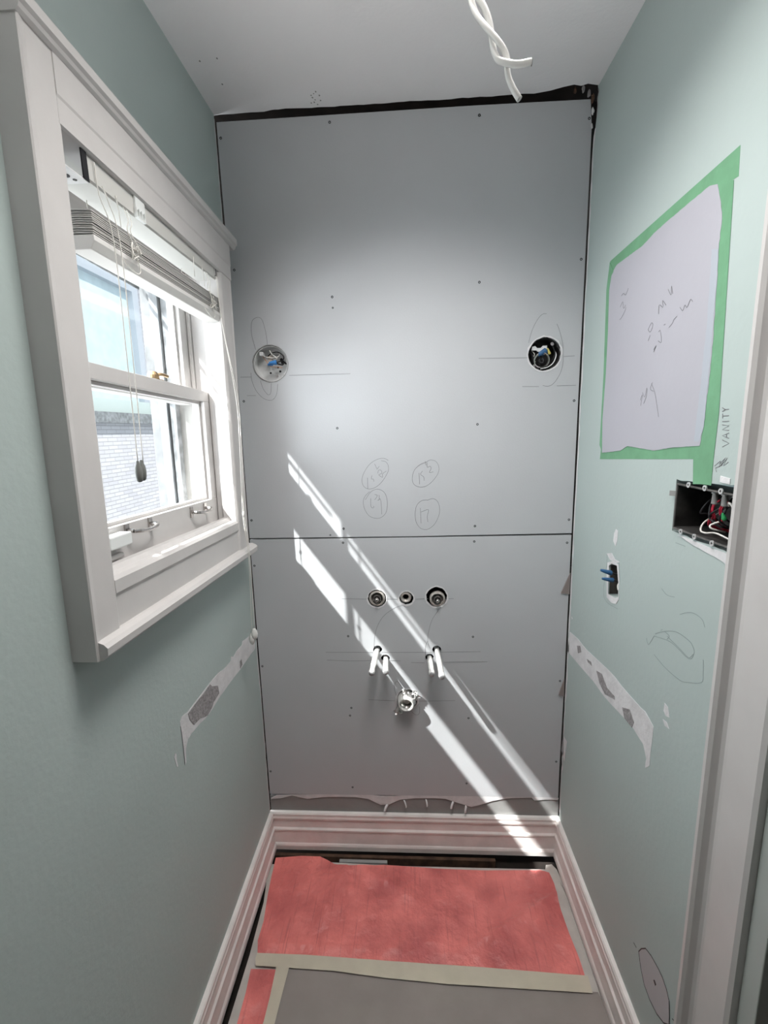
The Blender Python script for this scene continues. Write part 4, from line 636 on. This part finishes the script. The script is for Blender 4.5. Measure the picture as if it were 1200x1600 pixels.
for i, (dx, dz, rot, s) in enumerate([(-.026, -.030, .4, 1.0), (-.034, -.034, 1.0, .8), (.030, .020, 2.0, 1.0), (.026, .034, .3, .8), (-.006, .038, 0, .8)]):
    bm = bmesh.new(); bmesh.ops.create_grid(bm, x_segments=6, y_segments=6, size=.011*s)
    r7 = random.Random(i); R3 = Matrix.Rotation(rot, 3, 'Y') @ Matrix.Rotation(math.radians(80), 3, 'X')
    for v in bm.verts: v.co = R3 @ (v.co+Vector((r7.uniform(-.002, .002), r7.uniform(-.002, .002), r7.uniform(-.004, .004))))+Vector((wx+dx, -.0165, wz+dz))
    bmesh.ops.solidify(bm, geom=bm.faces[:], thickness=.0004); k(obj('foil_scrap', bm, FOIL))

# ------------------------------------------------------------------ right wall openings
r = root('wiring_box', 'open metal wiring box full of red and black wires by the door casing', 'electrical box', loc=(W+.03, -.60, 1.33)); k = mk(r)
bm = bmesh.new(); X0, X1 = W-.002, W+.062; y0, y1, z0, z1 = -.700, -.521, 1.290, 1.371; t = .0015
box(bm, X0, X1, y1-t, y1, z0, z1); box(bm, X0, X1, y0, y0+t, z0, z1); box(bm, X0, X1, y0, y1, z0, z0+t); box(bm, X0, X1, y0, y1, z1-t, z1); box(bm, X1-t, X1, y0, y1, z0, z1)
k(obj('box_shell', bm, GALVD))
bm = bmesh.new()
for (ya, yb, za, zb) in ((y0, y1, z0-.003, z0), (y0, y1, z1, z1+.002), (y1, y1+.003, z0-.003, z1+.002)): box(bm, W-.003, W+.002, ya, yb, za, zb)
k(obj('box_rim', bm, mat('worn_grey_steel', (.22, .21, .20), .4, .5, var=.4, vscale=60)))
for (y, z) in ((-.545, z0-.004), (-.585, z0-.004), (-.632, z0-.004), (-.555, z1+.003), (-.60, z1+.003), (-.64, z1+.003)):
    k(lathe('screw_tab', [(.0022, -.001), (.0050, -.001), (.0050, .001), (.0022, .001), (.0022, -.001)], (W-.003, y, z), (-1, 0, 0), mat('bright_tab_zinc', (.7, .7, .7), .35, .6), None, 14))
bm = bmesh.new(); prism_z(bm, [(W-.0005, -.516), (W-.008, -.507), (W-.0065, -.507), (W-.0005, -.513)], 1.348, 1.358); k(obj('bent_ear', bm, mat('worn_ear_steel', (.35, .34, .33), .4, .6)))
for i, (y, m) in enumerate(((-.600, REDW), (-.606, REDW), (-.625, REDW), (-.632, REDW), (-.612, REDW))):
    r8 = random.Random(i)
    k(wire('red_wire', [(W+.045, y+.022, 1.296), (W+.020, y+.016, 1.306+.004*i), (W+.014, y+.004, 1.325), (W+.010, y-.004+.003*i, 1.342), (W+.012, y-.006, 1.356)], m, None, .0014))
for i, y in enumerate((-.606, -.630, -.655)):
    k(nut('wire_nut', (W+.012, y-.002, 1.348), (-.15, 0, 1), mat('grey_nut', (.30, .29, .28), .4), None, .020, .0065)); 
    k(lathe('nut_tip', [(0, .004), (.004, .001), (.0055, 0)], (W+.009, y-.002, 1.367), (-.15, 0, 1), mat('bright_nut_tip', (.8, .8, .8), .35), None, 10))
for i in range(9):
    r8 = random.Random(20+i); y = -.585-.013*i
    k(wire('black_wire', [(W+.050, y, 1.295+r8.uniform(0, .01)), (W+.020, y+r8.uniform(-.01, .01), 1.310+r8.uniform(0, .02)), (W+.008, y+r8.uniform(-.016, .01), 1.330+r8.uniform(-.01, .02)), (W+.016, y+r8.uniform(-.02, .01), 1.350), (W+.040, y, 1.362)], BLKW, None, .0016))
k(wire('white_wire', [(W+.05, -.575, 1.33), (W+.016, -.580, 1.312), (W+.006, -.586, 1.298), (W+.006, -.600, 1.296), (W+.01, -.62, 1.300), (W+.01, -.66, 1.296)], WHW, None, .0015))
k(wire('white_wire', [(W+.03, -.612, 1.300), (W+.008, -.612, 1.306), (W+.008, -.608, 1.312), (W+.02, -.62, 1.322)], WHW, None, .0016)); k(wire('white_wire', [(W+.012, -.640, 1.350), (W+.006, -.650, 1.356), (W+.01, -.664, 1.340), (W+.012, -.680, 1.318)], WHW, None, .0018))
k(nut('wire_nut', (W+.010, -.636, 1.326), (-.3, 0, 1), GREENN, None, .012, .004))

r = root('outlet_box', 'narrow outlet box sunk in a torn slot in the sage wall, with blue wire nuts', 'electrical box', loc=(W+.03, -.29, 1.10)); k = mk(r)
bm = bmesh.new(); X0, X1 = W+.002, W+.058; y0, y1, z0, z1 = -.318, -.262, 1.052, 1.150
box(bm, X0, X1, y1-t, y1, z0, z1); box(bm, X0, X1, y0, y0+t, z0, z1); box(bm, X0, X1, y0, y1, z0, z0+t); box(bm, X0, X1, y0, y1, z1-t, z1); box(bm, X1-t, X1, y0, y1, z0, z1)
k(obj('box_shell', bm, mat('brown_old_steel', (.13, .11, .10), .6, .4, var=.5, vscale=40)))
k(nut('wire_nut', (W-.004, -.283, 1.121), (-1, .05, .3), BLUED, None, .028, .0065)); k(nut('wire_nut', (W+.000, -.287, 1.104), (-1, .05, .15), BLUED, None, .028, .006))
k(wire('black_wire', [(W+.05, -.30, 1.125), (W+.02, -.29, 1.118), (W-.003, -.283, 1.121)], BLKW, None, .0022)); k(wire('black_wire', [(W+.05, -.30, 1.09), (W+.02, -.29, 1.098), (W+.001, -.287, 1.104)], BLKW, None, .0022))
k(wire('white_wire', [(W+.05, -.295, 1.11), (W+.01, -.296, 1.10), (W+.004, -.304, 1.085)], WHW, None, .0014))

# ------------------------------------------------------------------ hanging cable
def helix(t0, t1, ph, n=14):
    P = [Vector(p) for p in ((.55, -.74, 2.344), (.555, -.745, 2.20), (.570, -.75, 2.08), (.590, -.755, 2.005), (.609, -.762, 1.958), (.627, -.765, 1.922), (.640, -.765, 1.896), (.655, -.765, 1.866))]
    S = smoothpts(P, 8); o = []
    for i in range(n+1):
        t = t0+(t1-t0)*i/n; f = t*(len(S)-1); a = int(min(f, len(S)-2)); p = S[a].lerp(S[a+1], f-a); th = ph+t*math.pi*5.2
        o.append(p+Vector((math.cos(th), math.sin(th)*.8, math.sin(th)*.25))*.0058*(1-max(0, t-.8)*4.5))
    return o
r = root('ceiling_cable', 'pair of twisted white electrical cables hanging from the ceiling', 'cable', loc=(.55, -.74, 2.344)); k = mk(r)
k(tube('cable', helix(0, 1, 0, 34), .0046, CABLE, None, 10, True, None, .75))
k(tube('cable', helix(0, .80, math.pi, 26)+[Vector((.643, -.772, 1.8985)), Vector((.652, -.773, 1.897)), Vector((.665, -.773, 1.8985))], .0046, CABLE, None, 10, True, None, .75))
k(lathe('cut_end', [(0, .0006), (.0042, .0006)], (.6652, -.773, 1.8985), (1, 0, 0), GALVD, None, 10))

# ------------------------------------------------------------------ floor coverings
def inside(p, poly):
    c = False; j = len(poly)-1
    for i in range(len(poly)):
        a, b = poly[i], poly[j]
        if (a[1] > p[1]) != (b[1] > p[1]) and p[0] < (b[0]-a[0])*(p[1]-a[1])/(b[1]-a[1])+a[0]: c = not c
        j = i
    return c
from mathutils import noise
def sheet(name, poly, z, res, hf, m, thick=.0004):
    """thin crumpled sheet: the outline is cut in a fine mesh and lifted by hf"""
    bm = bmesh.new(); vs = [bm.verts.new((x, y, 0)) for x, y in poly]
    bm.faces.new(vs)
    xs = [p[0] for p in poly]; ys = [p[1] for p in poly]
    v = min(xs)+res
    while v < max(xs):
        bmesh.ops.bisect_plane(bm, geom=bm.verts[:]+bm.edges[:]+bm.faces[:], plane_co=(v, 0, 0), plane_no=(1, 0, 0)); v += res
    v = min(ys)+res
    while v < max(ys):
        bmesh.ops.bisect_plane(bm, geom=bm.verts[:]+bm.edges[:]+bm.faces[:], plane_co=(0, v, 0), plane_no=(0, 1, 0)); v += res
    for q in bm.verts: q.co.z = z+max(0, hf(q.co.x, q.co.y))
    return obj(name, bm, m, smooth=True)
def hred(x, y):
    h = .0040*(noise.noise(Vector((x*4, y*4, 1)))+.6)
    lf = max(0, 1-x*1.15)          # crumpled towards the left and the front
    fr = min(1, max(0, (-y-.20)/.13))
    h += .0110*fr*lf*abs(noise.noise(Vector((x*38+y*10, y*6, 3))))+.0030*fr*noise.noise(Vector((x*20, y*24, 8)))
    h += .0110*max(0, 1-abs(y+.06+.55*(x-.30))/.035)*max(0, 1-abs(x-.42)/.16)
    h += .010*max(0, 1-abs(x-.24-.3*(y+.2))/.03)*max(0, 1-abs(y+.16)/.15)
    h += .007*max(0, 1-abs((y+.38)-.55*(x-.55))/.018)*max(0, min(1, (x-.5)*4))
    h += .005*max(0, 1-abs(y+.318+.02*x)/.006)*lf
    return (h+.0012)*max(.15, min(1, (-.352-.0235*(x-.06)/.92-y)/-.03))
rp = sheet('red_floor_paper', D['redpaper'], -.003, .007, hred, RED); tag(rp, 'large crumpled red paper sheet spread over the floor below the end wall', 'paper')
rs = sheet('red_floor_paper', [(a, b) for a, b in D['redstrip']][:4]+[(.125, -.70), (.118, -1.1), (.052, -1.1), (.058, -.70), (.055, -.4387)], -.0030, .02, lambda x, y: .0010+.0015*abs(noise.noise(Vector((x*30, y*8, 2)))), RED); tag(rs, 'narrow red paper strip beside the left baseboard', 'paper')
gp = sheet('grey_floor_paper', [(.135, -.379), (.40, -.385), (.998, -.405), (1.004, -.43), (1.004, -1.3), (.12, -1.3), (.13, -.7)], -.0012, .02, lambda x, y: .0010+.0012*abs(noise.noise(Vector((x*5, y*9, 2))))+(.006*max(0, 1-abs(y+.462+.03*(x-.2))/.012)), GPAP); tag(gp, 'grey-brown builders paper covering the floor in front of the red sheet', 'paper')
tf = sheet('masking_tape', D['tape_front'], .0030, .012, lambda x, y: .0018+.0016*abs(noise.noise(Vector((x*14, y*20, 5)))), MASK); tag(tf, 'long cream masking tape strip along the front edge of the red sheet', 'tape', 'cream masking tape on the floor paper')
ts = sheet('masking_tape', D['tape_side'][:5]+[(.15, -.8), (.145, -1.2), (.110, -1.2), (.114, -.8)]+D['tape_side'][5:], .0040, .012, lambda x, y: .0022+.0008*abs(noise.noise(Vector((x*14, y*20, 5)))), MASK); tag(ts, 'cream masking tape strip running towards the viewer beside the narrow red strip', 'tape', 'cream masking tape on the floor paper')

# ------------------------------------------------------------------ outside
gd = boxo('ground', (-6, -.2, -5, 9, -1.0, -.9), CONC, bevel=0); tag(gd, kind='structure')
nh = root('neighbouring_house', 'pale whitewashed brick house seen through the window', 'house', loc=(-1.7, 1, -.9)); k = mk(nh)
NX = -1.60
k(plate('brick_wall', [(-4, -.9), (2.45, -.9), (2.45, 3.25), (-4, 3.25)], [[(.2, 1.66), (2.36, 1.66), (2.36, 2.72), (.2, 2.72)]], PX(NX), (-.2, 0, 0), BRICK))
f = k(boxo('window_frame', (NX-.10, NX-.02, .2, 2.36, 1.66, 1.76), mat('pale_green_frame', (.50, .57, .55), .6)))
bm = bmesh.new(); box(bm, NX-.10, NX-.02, .2, 2.36, 2.60, 2.72); box(bm, NX-.10, NX-.02, 2.28, 2.36, 1.76, 2.60); box(bm, NX-.10, NX-.02, .2, .30, 1.76, 2.60); box(bm, NX-.10, NX-.03, 1.22, 1.28, 1.76, 2.60)
k(obj('window_frame', bm, mat('blue_grey_frame', (.42, .45, .50), .6)))
k(boxo('window_pane', (NX-.07, NX-.065, .3, 2.28, 1.76, 2.60), NGLASS, bevel=0))
k(boxo('window_sill', (NX-.10, NX+.06, .1, 2.40, 1.585, 1.66), SILLX))
k(boxo('corner_board', (NX-.02, NX+.025, 2.36, 2.455, -.9, 1.585), TRIM))
k(boxo('downspout', (NX-.03, NX+.05, 2.47, 2.68, -.9, 3.25), mat('weathered_downspout', (.13, .135, .14), .8, var=.5, vscale=20), bevel=.01))
k(boxo('siding', (NX-.12, NX-.02, 2.455, 6.0, -.9, 3.25), SIDING, bevel=0))
bm = bmesh.new()
for i, y in enumerate((2.86, 3.15, 3.5, 3.75, 4.3)): box(bm, NX-.02, NX+.01, y, y+.05, -.9, 3.25)
k(obj('batten', bm, TRIM))
